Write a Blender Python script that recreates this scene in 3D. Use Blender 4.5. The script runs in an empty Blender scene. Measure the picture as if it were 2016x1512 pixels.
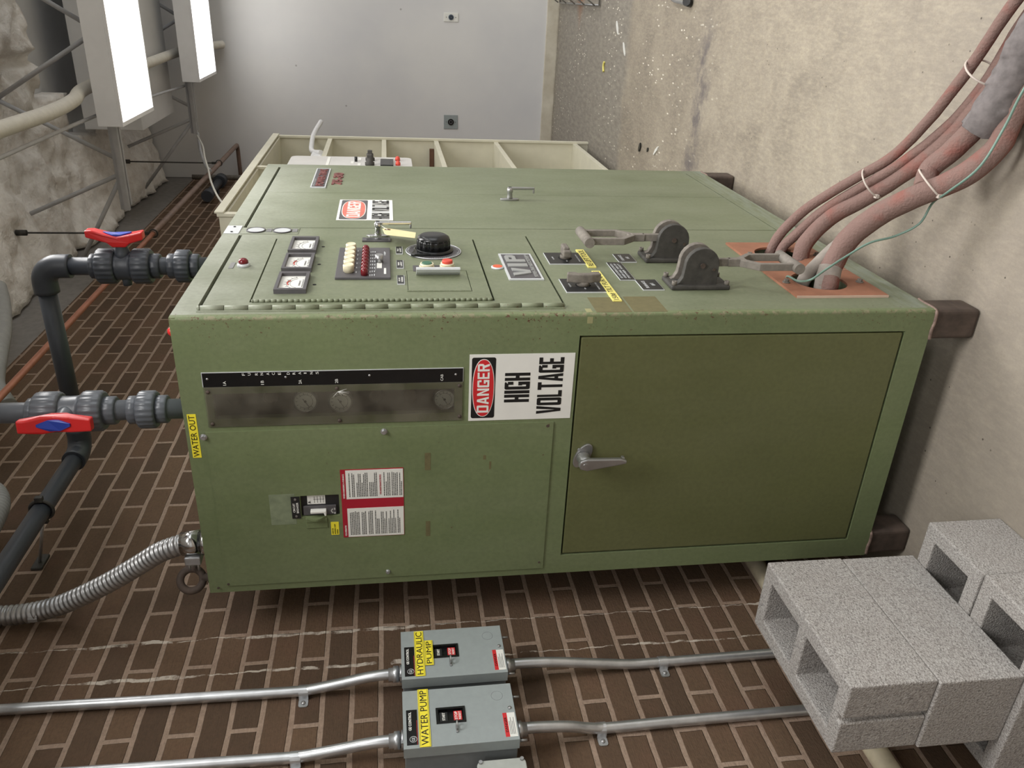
import bpy, bmesh, math, random
from mathutils import Vector, Matrix, noise
random.seed(7)
SC = bpy.context.scene
COL = SC.collection
R = math.radians

# ------------------------------------------------------------------ camera
yaw, pitch, roll = 0.45903, -0.14717, -0.02297
FWD = Vector((math.cos(yaw)*math.cos(pitch), math.sin(yaw)*math.cos(pitch), math.sin(pitch)))
rt = Vector((math.sin(yaw), -math.cos(yaw), 0)); up = rt.cross(FWD)
RT = math.cos(roll)*rt + math.sin(roll)*up
UP = -math.sin(roll)*rt + math.cos(roll)*up
cam = bpy.data.cameras.new('camera'); camo = bpy.data.objects.new('camera', cam); COL.objects.link(camo)
cam.sensor_width = 36; cam.lens = 1578.76/2016*36; cam.clip_start = .02; cam.clip_end = 60
m = Matrix((( -UP.x, RT.x, -FWD.x), (-UP.y, RT.y, -FWD.y), (-UP.z, RT.z, -FWD.z))).to_4x4()
m.translation = Vector((-1.6465, -0.6412, 1.4224)); camo.matrix_world = m
SC.camera = camo

# ------------------------------------------------------------------ world, exposure
W = bpy.data.worlds.new('room_air'); SC.world = W; W.use_nodes = True
W.node_tree.nodes['Background'].inputs[0].default_value = (.75, .78, .82, 1)
W.node_tree.nodes['Background'].inputs[1].default_value = .0
SC.view_settings.view_transform = 'Standard'; SC.view_settings.look = 'None'
SC.view_settings.gamma = 1; SC.view_settings.use_curve_mapping = False
SC.view_settings.exposure = 0.0
LAMP = 4.0          # radiance of a fluorescent lens
def area(name, loc, sx, sy, power, rot=(0, 0, 0), col=(1, .985, .965), spread=180):
    l = bpy.data.lights.new(name, 'AREA'); l.shape = 'RECTANGLE'; l.size = sx; l.size_y = sy
    l.energy = power; l.color = col; l.spread = R(spread)
    o = bpy.data.objects.new(name, l); o.location = loc; o.rotation_euler = rot; COL.objects.link(o)
# the other ceiling fixtures of the room, outside the frame
for fx_, fy_, fp_ in ((1.1, -.75, 38), (-.75, -.95, 42), (-2.6, -1.0, 32), (-.75, -3.1, 30), (1.1, -3.1, 42), (2.96, -3.1, 42), (4.8, -3.1, 22)):
    area('ceiling_fixture_light', (fx_, fy_, 2.70), .6, 1.2, fp_*.90, spread=158)

# added unseen fill lamp before the wall opposite the bricks; no door there
area('added_cool_fill', (1.6, -6.45, 1.6), 5.5, 2.6, 110, (R(90), 0, 0), (.93, .97, 1))
# ------------------------------------------------------------------ dimensions
WA, WB, Z0, T = .7331, 1.631, .1238, 1.8837
YW, L = .8815, 5.512
H0 = 3.50

# ------------------------------------------------------------------ materials
def rgb(r, g, b):
    f = lambda c: ((c/255+.055)/1.055)**2.4 if c > 10 else c/255/12.92
    return (f(r), f(g), f(b), 1)
class NT:
    def __init__(s, name):
        s.m = bpy.data.materials.new(name); s.m.use_nodes = True; s.t = s.m.node_tree; s.n = s.t.nodes
        s.b = s.n['Principled BSDF']; s.tc = None
    def new(s, ty, **k):
        x = s.n.new(ty)
        for a, v in k.items(): setattr(x, a, v)
        return x
    def link(s, a, b): s.t.links.new(a, b)
    def co(s, scale=(1, 1, 1), loc=(0, 0, 0), world=False):
        if world:
            g = s.new('ShaderNodeNewGeometry').outputs['Position']
        else:
            g = s.new('ShaderNodeTexCoord').outputs['Object']
        mp = s.new('ShaderNodeMapping'); mp.inputs['Scale'].default_value = scale; mp.inputs['Location'].default_value = loc
        s.link(g, mp.inputs['Vector']); return mp.outputs[0]
    def noise(s, co, scale, det=4, rough=.55, dist=0):
        x = s.new('ShaderNodeTexNoise'); x.inputs['Scale'].default_value = scale; x.inputs['Detail'].default_value = det
        x.inputs['Roughness'].default_value = rough; x.inputs['Distortion'].default_value = dist
        s.link(co, x.inputs['Vector']); return x.outputs['Fac']
    def vor(s, co, scale, feat='F1'):
        x = s.new('ShaderNodeTexVoronoi'); x.inputs['Scale'].default_value = scale; x.feature = feat
        s.link(co, x.inputs['Vector']); return x.outputs['Distance']
    def ramp(s, f, pts):
        x = s.new('ShaderNodeValToRGB'); e = x.color_ramp.elements
        while len(e) < len(pts): e.new(.5)
        for i, (p, c) in enumerate(pts):
            e[i].position = p; e[i].color = c if len(c) == 4 else (*c, 1)
        s.link(f, x.inputs['Fac']); return x.outputs['Color']
    def mask(s, f, a, b):
        x = s.new('ShaderNodeMapRange'); x.inputs['From Min'].default_value = a; x.inputs['From Max'].default_value = b
        s.link(f, x.inputs['Value']); return x.outputs['Result']
    def mix(s, f, a, b, mode='MIX'):
        x = s.new('ShaderNodeMix', data_type='RGBA', blend_type=mode)
        for sock, v in ((0, f), (6, a), (7, b)):
            if isinstance(v, (int, float)): x.inputs[sock].default_value = v
            elif isinstance(v, tuple): x.inputs[sock].default_value = v
            else: s.link(v, x.inputs[sock])
        return x.outputs[2]
    def math(s, op, a, b=0., clamp=False):
        x = s.new('ShaderNodeMath', operation=op); x.use_clamp = clamp
        for i, v in enumerate((a, b)):
            if isinstance(v, (int, float)): x.inputs[i].default_value = v
            else: s.link(v, x.inputs[i])
        return x.outputs[0]
    def bump(s, h, st, dist=.01):
        x = s.new('ShaderNodeBump'); x.inputs['Strength'].default_value = st; x.inputs['Distance'].default_value = dist
        s.link(h, x.inputs['Height']); s.link(x.outputs[0], s.b.inputs['Normal'])
    def sep(s, co):
        x = s.new('ShaderNodeSeparateXYZ'); s.link(co, x.inputs[0]); return x.outputs
    def base(s, c):
        if isinstance(c, tuple): s.b.inputs['Base Color'].default_value = c
        else: s.link(c, s.b.inputs['Base Color'])
    def rough(s, r):
        if isinstance(r, (int, float)): s.b.inputs['Roughness'].default_value = r
        else: s.link(r, s.b.inputs['Roughness'])
    def metal(s, v): s.b.inputs['Metallic'].default_value = v

def simple(name, c, rough=.5, metal=0., var=.12, scale=30, bump=.05, spec=None):
    n = NT(name); co = n.co(world=True)
    f = n.noise(co, scale)
    d = tuple(x*(1-var) for x in c[:3])+(1,); l = tuple(min(1, x*(1+var)) for x in c[:3])+(1,)
    n.base(n.ramp(f, [(.3, d), (.7, l)])); n.rough(rough); n.metal(metal)
    if spec is not None: n.b.inputs['Specular IOR Level'].default_value = spec
    if bump: n.bump(f, bump, .002)
    return n.m

def green(name, c, dust, rust=.5, worn_lit=0):
    n = NT(name); co = n.co(world=True)
    big = n.noise(co, 2.2, 5, .6); streak = n.noise(n.co((3, 3, 1.2), world=True), 2.2, 6, .65)
    c1 = tuple(x*.84 for x in c[:3])+(1,); c2 = tuple(min(1, x*1.1) for x in c[:3])+(1,)
    col = n.ramp(big, [(.3, c1), (.7, c2)])
    col = n.mix(n.math('MULTIPLY', n.mask(streak, .36, .78), .8), col, dust)
    if worn_lit:
        s0 = n.sep(co); wz = n.math('MULTIPLY', n.mask(s0[2], 1.60, 1.90), n.mask(big, .25, .6))
        col = n.mix(n.math('MULTIPLY', wz, worn_lit), col, rgb(176, 178, 168))  # paler towards the top: wear, plus light from above put into the colour
        wb = n.math('MULTIPLY', n.mask(s0[2], .24, .12), n.mask(n.noise(n.co((3, 3, 20), world=True), 3, 4), .4, .6))
        col = n.mix(n.math('MULTIPLY', wb, .6), col, rgb(150, 158, 150))
        sc = n.mask(n.noise(n.co((26, 26, 2.4), world=True), 2.5, 5, .7), .56, .70)
        col = n.mix(n.math('MULTIPLY', sc, .22), col, rgb(92, 98, 78))
    fine = n.noise(co, 90, 3)
    col = n.mix(n.math('MULTIPLY', n.mask(fine, .35, .7), .14), col, (.02, .03, .015, 1))
    # chips of bare rusty metal: denser along the front vertical arris and the top rim
    s = n.sep(co)
    ex = n.math('ABSOLUTE', s[0]); ey = n.math('ABSOLUTE', s[1])
    e = n.math('MAXIMUM', ex, ey)
    edge = n.mask(e, .10, .0)
    sp = n.noise(co, 105, 3, .7); spots = n.mask(n.math('ADD', sp, n.math('MULTIPLY', edge, .10*rust+.02)), .705, .73)
    zr = n.noise(n.co((1, 1, 1), world=True), 3.2, 2)
    spots = n.math('MULTIPLY', spots, n.mask(zr, .42, .55))
    col = n.mix(spots, col, rgb(92, 62, 48))
    e2 = n.math('MULTIPLY', n.mask(n.math('ADD', ex, ey), .010, .002), n.mask(n.noise(co, 55, 4, .7), .50, .56))
    col = n.mix(n.math('MULTIPLY', e2, .8), col, rgb(146, 134, 112))
    n.base(col); n.rough(.5); n.bump(n.noise(co, 240, 2), .12, .001)
    n.b.inputs['Specular IOR Level'].default_value = .4
    return n.m
M = {}
M['green'] = green('green_enamel', rgb(112, 124, 87), rgb(122, 131, 99), 1)
M['olive'] = green('olive_enamel', rgb(100, 103, 66), rgb(104, 106, 73), .4)
M['greenB'] = green('dusty_lit_green_enamel', rgb(113, 120, 94), rgb(132, 137, 115), .8, .8)  # same cabinet green, greyed for dust and for the light on the front
M['rust'] = simple('rusty_steel', rgb(78, 66, 58), .75, .0, .35, 25, .3)
M['weld'] = simple('weld_bead', rgb(140, 120, 110), .6, .3, .3, 90, .6)
M['steel'] = simple('worn_steel', rgb(172, 172, 172), .36, .85, .1, 20, .05)
M['zinc'] = simple('galvanised_steel', rgb(200, 202, 204), .36, .85, .12, 30, .05)
M['chrome'] = simple('chrome', rgb(205, 205, 205), .16, 1, .05, 20, .0)
M['castgrey'] = simple('dusty_cast_iron', rgb(112, 106, 98), .8, .0, .25, 60, .35)
M['castdark'] = simple('dark_cast_iron', rgb(62, 60, 56), .7, .0, .3, 45, .25)
M['dust'] = simple('dusty_handle', rgb(124, 118, 110), .9, 0, .15, 80, .3)
M['black'] = simple('black_plate', rgb(36, 37, 38), .35, 0, .2, 30, .02)
M['blackp'] = simple('black_phenolic', rgb(22, 23, 24), .25, 0, .1, 20, .0)
M['charcoal'] = simple('charcoal_panel', rgb(82, 80, 82), .5, 0, .1, 40, .02)
M['dark'] = simple('dark_interior', (.004, .004, .004, 1), .9, 0, .1, 20, 0)
M['white'] = simple('white_label', rgb(228, 228, 222), .45, 0, .03, 15, .0)
M['ink'] = simple('black_ink', rgb(20, 20, 20), .5, 0, .02, 10, 0)
M['red'] = simple('red_ink', rgb(200, 40, 45), .45, 0, .05, 15, 0)
M['crimson'] = simple('crimson_print', rgb(165, 28, 48), .4, 0, .05, 15, 0)
M['yellow'] = simple('yellow_tape', rgb(240, 225, 60), .5, 0, .03, 15, 0)
M['paleyellow'] = simple('dusty_yellow_tape', rgb(225, 215, 120), .6, 0, .04, 15, 0)
M['cream'] = simple('cream_plastic', rgb(226, 218, 188), .5, 0, .05, 40, 0)
M['maroon'] = simple('maroon_lens', rgb(110, 22, 30), .2, 0, .1, 40, 0)
M['redbtn'] = simple('red_button', rgb(205, 72, 56), .5, 0, .06, 40, 0)
M['greenbtn'] = simple('green_button', rgb(62, 104, 82), .5, 0, .06, 40, 0)
M['orangebtn'] = simple('orange_lens', rgb(210, 96, 62), .5, 0, .06, 40, 0)
M['orange'] = simple('orange_board', rgb(148, 100, 76), .75, 0, .16, 22, .1)
M['boardedge'] = simple('board_edge', rgb(205, 178, 160), .8, 0, .08, 22, .05)
M['silver'] = simple('silver_letters', rgb(170, 172, 170), .35, .4, .06, 20, 0)
M['silverB'] = simple('aluminium_trim', rgb(205, 208, 210), .4, .2, .05, 20, 0)
M['redfoil'] = simple('faded_red_foil', rgb(120, 70, 66), .5, .3, .15, 60, 0)
M['ghost'] = simple('old_adhesive', rgb(104, 98, 66), .7, 0, .12, 60, 0)
M['ghostgreen'] = simple('old_green_patch', rgb(124, 134, 108), .6, 0, .2, 40, 0)
M['tape'] = simple('clear_tape', rgb(150, 148, 108), .4, 0, .1, 40, 0)
M['pvc'] = simple('grey_pvc', rgb(96, 100, 106), .32, 0, .08, 15, .03)
M['pvcdark'] = simple('dark_grey_pvc', rgb(66, 70, 77), .4, 0, .1, 15, .03)
M['valvered'] = simple('red_valve_plastic', rgb(214, 44, 44), .35, 0, .04, 15, 0)
M['valveblue'] = simple('blue_insert', rgb(50, 72, 170), .4, 0, .05, 15, 0)
M['greybox'] = simple('grey_enclosure', rgb(148, 156, 156), .45, 0, .04, 60, .04)
M['greycast'] = simple('grey_cast_box', rgb(168, 172, 166), .6, 0, .06, 60, .1)
M['greydk'] = simple('dark_grey_side', rgb(118, 124, 126), .5, 0, .05, 60, .04)
M['shelf'] = simple('cream_shelf_paint', rgb(214, 210, 190), .55, 0, .05, 10, .02)
M['shelfin'] = simple('tan_shelf_panel', rgb(176, 170, 146), .6, 0, .06, 6, .02)
M['panelgrey'] = simple('pale_machine_grey', rgb(196, 194, 190), .5, 0, .06, 12, .02)
M['joist'] = simple('grey_joist_paint', rgb(180, 180, 182), .6, 0, .1, 14, .05)
M['fixture'] = simple('fixture_enamel', rgb(236, 236, 238), .5, 0, .03, 10, 0)
M['hosewhite'] = simple('white_flexible_hose', rgb(208, 204, 194), .6, 0, .06, 30, .05)
M['hosegrey'] = simple('grey_corrugated_hose', rgb(160, 160, 158), .6, 0, .06, 30, .05)
M['copper'] = simple('copper_pipe', rgb(186, 122, 96), .4, .35, .18, 12, .05)
M['copperdull'] = simple('tarnished_copper', rgb(124, 102, 90), .5, .2, .2, 12, .05)
M['deck'] = simple('grey_roof_deck', rgb(212, 212, 212), .7, 0, .06, 4, .02)
M['pipewhite'] = simple('dirty_white_pipe', rgb(196, 186, 160), .6, 0, .2, 18, .1)
M['tag'] = simple('manila_tag', rgb(226, 214, 166), .7, 0, .06, 30, .02)
M['tie'] = simple('dusty_cable_tie', rgb(196, 184, 174), .6, 0, .06, 30, 0)
M['wire'] = simple('green_wire', rgb(112, 140, 128), .45, 0, .12, 30, 0)
M['clothwhite'] = simple('white_fitting', rgb(226, 226, 226), .6, 0, .05, 30, .1)
M['bluetag'] = simple('pale_blue_receptacle', rgb(70, 84, 100), .5, 0, .1, 30, 0)
M['woodstick'] = simple('brown_wood', rgb(96, 66, 48), .7, 0, .2, 20, .1)

def concrete_block():
    n = NT('cinder_block_concrete'); co = n.co(world=True)
    a = n.noise(co, 230, 3, .75); b = n.noise(co, 18, 4); v = n.vor(co, 260)
    col = n.ramp(a, [(.32, rgb(112, 109, 106)), (.45, rgb(160, 156, 152)), (.64, rgb(188, 185, 181))])
    col = n.mix(n.math('MULTIPLY', n.mask(b, .35, .7), .25), col, rgb(150, 142, 136))
    n.base(col); n.rough(.95); n.bump(n.math('ADD', a, v), .6, .003); n.b.inputs['Specular IOR Level'].default_value = .1
    return n.m
M['block'] = concrete_block()

def brick():
    n = NT('brown_brick'); g = n.new('ShaderNodeNewGeometry').outputs['Position']
    s = n.sep(g); cb = n.new('ShaderNodeCombineXYZ')
    w = n.noise(n.co(world=True), 9, 3)
    wob = n.math('MULTIPLY', n.math('SUBTRACT', w, .5), .006)
    # joints in even courses at x = .1069 - k*.2032 ; course centres at z = 1.7731 - c*.06773
    n.link(n.math('ADD', n.math('ADD', s[0], wob), -.1069-.1016+10*.2032), cb.inputs[0])
    n.link(n.math('ADD', n.math('ADD', s[2], wob), -1.7731+.06773*.5+30*.06773), cb.inputs[1])
    bt = n.new('ShaderNodeTexBrick'); n.link(cb.outputs[0], bt.inputs['Vector'])
    bt.offset = .5; bt.offset_frequency = 2; bt.squash = 1
    for k, v in (('Scale', 1), ('Mortar Size', .0074), ('Mortar Smooth', .25), ('Bias', 0), ('Brick Width', .2032), ('Row Height', .06773)):
        bt.inputs[k].default_value = v
    bt.inputs['Color1'].default_value = rgb(114, 92, 73); bt.inputs['Color2'].default_value = rgb(92, 75, 61)
    bt.inputs['Mortar'].default_value = rgb(170, 148, 130)
    fn = n.noise(n.co((1, 1, 1), world=True), 120, 4, .7); hs = n.noise(n.co((10, 10, 90), world=True), 4, 4, .7)
    mott = n.noise(n.co(world=True), 7, 3)
    col = n.mix(n.math('MULTIPLY', n.mask(fn, .35, .75), .35), bt.outputs['Color'], (.05, .035, .025, 1))
    col = n.mix(n.math('MULTIPLY', n.mask(hs, .5, .75), .3), col, (.045, .03, .024, 1))
    col = n.mix(n.math('MULTIPLY', n.mask(mott, .5, .75), .25), col, rgb(120, 88, 74))
    # two hairline cracks with white efflorescence running up the wall
    cn = n.math('MULTIPLY', n.math('SUBTRACT', n.noise(n.co((1, 1, 1), world=True), 14, 4), .5), .03)
    pat = n.noise(n.co(world=True), 16, 4, .7); wide = n.noise(n.co(world=True), 4, 2)
    for cx, wd in ((-.004, .0035), (-.125, .004)):
        d = n.math('ABSOLUTE', n.math('SUBTRACT', n.math('ADD', s[0], cn), cx))
        lw = n.math('MULTIPLY', n.mask(wide, .5, .75), .008)
        k = n.math('LESS_THAN', d, n.math('ADD', lw, wd*.35))
        k = n.math('MULTIPLY', k, n.mask(pat, .40, .52))
        col = n.mix(n.math('MULTIPLY', k, .8), col, rgb(214, 204, 190))
    n.base(col); n.rough(.9); n.b.inputs['Specular IOR Level'].default_value = .15
    h = n.math('ADD', n.math('MULTIPLY', bt.outputs['Fac'], -1.2), n.math('ADD', n.math('MULTIPLY', fn, .45), n.math('MULTIPLY', hs, .35)))
    n.bump(h, .8, .008)
    return n.m
M['brick'] = brick()

def floor():
    n = NT('stained_concrete_floor'); co = n.co(world=True); s = n.sep(co)
    a = n.noise(co, 3.2, 8, .62, .6); b = n.noise(n.co((1.4, 4.5, 1), world=True), 9, 6, .65); c = n.noise(co, 42, 5, .7); g1 = n.noise(co, 150, 4, .7); g0 = n.noise(n.co((1.2, 3.5, 1), world=True), 26, 6, .7)
    col = n.ramp(a, [(.28, rgb(126, 118, 108)), (.5, rgb(148, 139, 126)), (.72, rgb(166, 157, 142))])
    col = n.mix(n.math('MULTIPLY', n.mask(b, .46, .72), .45), col, rgb(180, 169, 150))
    col = n.mix(n.math('MULTIPLY', n.mask(g0, .45, .7), .38), col, rgb(196, 184, 160))
    col = n.mix(n.math('MULTIPLY', n.mask(g1, .5, .72), .35), col, rgb(112, 102, 90))
    col = n.mix(n.math('MULTIPLY', n.mask(c, .5, .75), .35), col, rgb(128, 116, 100))
    # greyer towards the camera side, grey painted margin along the far wall
    gx = n.mask(n.math('ADD', s[0], n.math('MULTIPLY', a, .9)), 1.5, .2)
    col = n.mix(n.math('MULTIPLY', gx, .6), col, rgb(150, 142, 132))
    edge = n.mask(n.math('ADD', s[0], n.math('MULTIPLY', n.noise(co, 5, 4), .25)), 3.42, 3.52)
    g2 = n.ramp(b, [(.35, rgb(128, 122, 114)), (.7, rgb(160, 154, 142))])
    col = n.mix(n.math('MULTIPLY', edge, .9), col, g2)
    # dark scrape along x = 2.07
    st = n.math('ABSOLUTE', n.math('SUBTRACT', n.math('ADD', s[0], n.math('MULTIPLY', n.math('SUBTRACT', n.noise(co, 6, 5, .7), .5), .35)), 2.08))
    sy = n.math('MULTIPLY', n.mask(s[1], -.62, -.45), n.mask(n.noise(n.co((1, 1, 1), world=True), 8, 5, .7), .38, .56))
    col = n.mix(n.math('MULTIPLY', n.math('MULTIPLY', n.mask(st, .10, .03), sy), .85), col, rgb(104, 98, 98))
    # white paint flecks and drips
    fl = n.vor(n.co((1, 3.2, 1), world=True), 13); fm = n.noise(co, 2.3, 3)
    far = n.mask(s[0], 1.7, 2.4)
    k = n.math('MULTIPLY', n.math('LESS_THAN', fl, .17), n.math('MULTIPLY', n.mask(fm, .47, .55), far))
    col = n.mix(n.math('MULTIPLY', k, .85), col, rgb(232, 226, 212))
    fl2 = n.vor(n.co((1, 1, 1), world=True), 26); k2 = n.math('MULTIPLY', n.math('LESS_THAN', fl2, .07), n.mask(n.noise(co, 4, 2), .5, .55))
    col = n.mix(n.math('MULTIPLY', k2, .8), col, rgb(60, 52, 46))
    # rust stain by the far wall, brown line by the curb
    rd = n.vor(n.co((1, 1, 1), (-4.9, .62, 0), world=True), .01)
    rx = n.math('ABSOLUTE', n.math('SUBTRACT', s[0], 4.72)); ry = n.math('ABSOLUTE', n.math('SUBTRACT', s[1], -.62))
    rr = n.mask(n.math('ADD', n.math('ADD', rx, n.math('MULTIPLY', ry, .7)), n.math('MULTIPLY', a, .1)), .22, .06)
    col = n.mix(n.math('MULTIPLY', rr, .7), col, rgb(150, 98, 62))
    n.base(col); n.rough(n.ramp(a, [(.3, (.5, .5, .5)), (.7, (.72, .72, .72))])); n.bump(n.math('ADD', c, n.math('MULTIPLY', b, .6)), .25, .003)
    n.b.inputs['Specular IOR Level'].default_value = .3
    return n.m
M['floor'] = floor()

def wallpaint():
    n = NT('white_wall_paint'); co = n.co(world=True)
    a = n.noise(co, 1.2, 4); v = n.vor(co, 4.6); k = n.math('LESS_THAN', v, .035)
    col = n.ramp(a, [(.3, rgb(206, 206, 208)), (.7, rgb(222, 221, 219))])
    col = n.mix(n.math('MULTIPLY', k, .55), col, rgb(120, 116, 112))
    k2 = n.mask(n.noise(n.co((1, 1, 1), world=True), 5.5, 6, .75), .69, .75)
    col = n.mix(n.math('MULTIPLY', k2, .25), col, rgb(170, 164, 156))
    n.base(col); n.rough(.55); n.bump(n.noise(co, 150, 2), .05, .001)
    return n.m
M['wall'] = wallpaint()
def foam():
    n = NT('spray_foam'); co = n.co(world=True)
    a = n.noise(co, 9, 7, .65); b = n.noise(n.co((3, 10, 6), world=True), 3, 5, .6)
    col = n.ramp(a, [(.32, rgb(214, 208, 200)), (.6, rgb(240, 236, 230))])
    col = n.mix(n.math('MULTIPLY', n.mask(b, .52, .7), .3), col, rgb(196, 176, 160))
    n.base(col); n.rough(.95); n.bump(n.math('ADD', a, n.noise(co, 45, 4)), .6, .012)
    n.b.inputs['Specular IOR Level'].default_value = .1
    return n.m
M['foam'] = foam()
M['band'] = simple('grey_masonry_band', rgb(128, 124, 120), .85, 0, .12, 25, .15)
def curb():
    n = NT('cream_curb'); co = n.co(world=True); s = n.sep(co)
    a = n.noise(co, 8, 5); col = n.ramp(a, [(.3, rgb(190, 182, 164)), (.7, rgb(212, 206, 190))])
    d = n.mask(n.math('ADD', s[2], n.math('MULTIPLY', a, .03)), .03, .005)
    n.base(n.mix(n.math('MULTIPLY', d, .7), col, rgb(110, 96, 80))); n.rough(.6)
    return n.m
M['curb'] = curb()
def hose():
    n = NT('dusty_red_hose'); co = n.co(world=True)
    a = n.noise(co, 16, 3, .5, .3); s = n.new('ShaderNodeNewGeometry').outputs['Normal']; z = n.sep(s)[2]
    f = n.noise(co, 160, 3)
    # dust has settled over the red rubber, worn off in patches
    k = n.math('MULTIPLY', n.mask(a, .50, .80), .6)
    k = n.math('MULTIPLY', k, n.mask(n.noise(co, 5, 2), .35, .6))
    col = n.mix(k, rgb(132, 108, 101), rgb(156, 68, 54))
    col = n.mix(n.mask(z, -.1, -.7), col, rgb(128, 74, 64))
    col = n.mix(n.math('MULTIPLY', f, .3), col, rgb(120, 100, 94))
    n.base(col); n.rough(.85); n.bump(n.math('ADD', f, a), .7, .004); n.b.inputs['Specular IOR Level'].default_value = .15
    return n.m
M['hose'] = hose()
M['hosedust'] = simple('grey_dusty_hose_end', rgb(140, 132, 124), .85, 0, .12, 60, .2)
M['hosewrap'] = simple('grey_cloth_wrap', rgb(112, 106, 105), .95, 0, .25, 40, .9)
def lens():
    n = NT('fluorescent_lens'); n.base((1, 1, 1, 1)); n.b.inputs['Emission Color'].default_value = (1, .985, .96, 1)
    n.b.inputs['Emission Strength'].default_value = LAMP; return n.m
M['lens'] = lens()
def acrylic():
    n = NT('scratched_acrylic'); co = n.co(world=True)
    n.base(rgb(206, 204, 190)); n.b.inputs['Transmission Weight'].default_value = 1
    n.b.inputs['IOR'].default_value = 1.2
    n.rough(n.mask(n.noise(co, 20, 4), .1, 3.2))
    return n.m
def acr2():
    m = bpy.data.materials.new('scratched_acrylic'); m.use_nodes = True; t = m.node_tree; n = t.nodes
    for x in list(n): n.remove(x)
    o = n.new('ShaderNodeOutputMaterial'); tr = n.new('ShaderNodeBsdfTransparent'); tr.inputs[0].default_value = (.92, .92, .88, 1)
    gl = n.new('ShaderNodeBsdfGlossy'); gl.inputs['Roughness'].default_value = .18; gl.inputs['Color'].default_value = (.8, .8, .8, 1)
    df = n.new('ShaderNodeBsdfDiffuse'); df.inputs[0].default_value = rgb(206, 200, 182)
    fr = n.new('ShaderNodeFresnel'); fr.inputs[0].default_value = 1.5
    ns = n.new('ShaderNodeTexNoise'); ns.inputs['Scale'].default_value = 14; ns.inputs['Detail'].default_value = 6
    mr = n.new('ShaderNodeMapRange'); mr.inputs[1].default_value = .35; mr.inputs[2].default_value = .75; mr.inputs[3].default_value = .04; mr.inputs[4].default_value = .16
    g = n.new('ShaderNodeNewGeometry'); t.links.new(g.outputs['Position'], ns.inputs['Vector']); t.links.new(ns.outputs['Fac'], mr.inputs[0])
    a = n.new('ShaderNodeMixShader'); b = n.new('ShaderNodeMixShader')
    t.links.new(mr.outputs[0], a.inputs[0]); t.links.new(tr.outputs[0], a.inputs[1]); t.links.new(df.outputs[0], a.inputs[2])
    t.links.new(fr.outputs[0], b.inputs[0]); t.links.new(a.outputs[0], b.inputs[1]); t.links.new(gl.outputs[0], b.inputs[2])
    t.links.new(b.outputs[0], o.inputs[0]); return m
M['acrylic'] = acr2()

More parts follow.
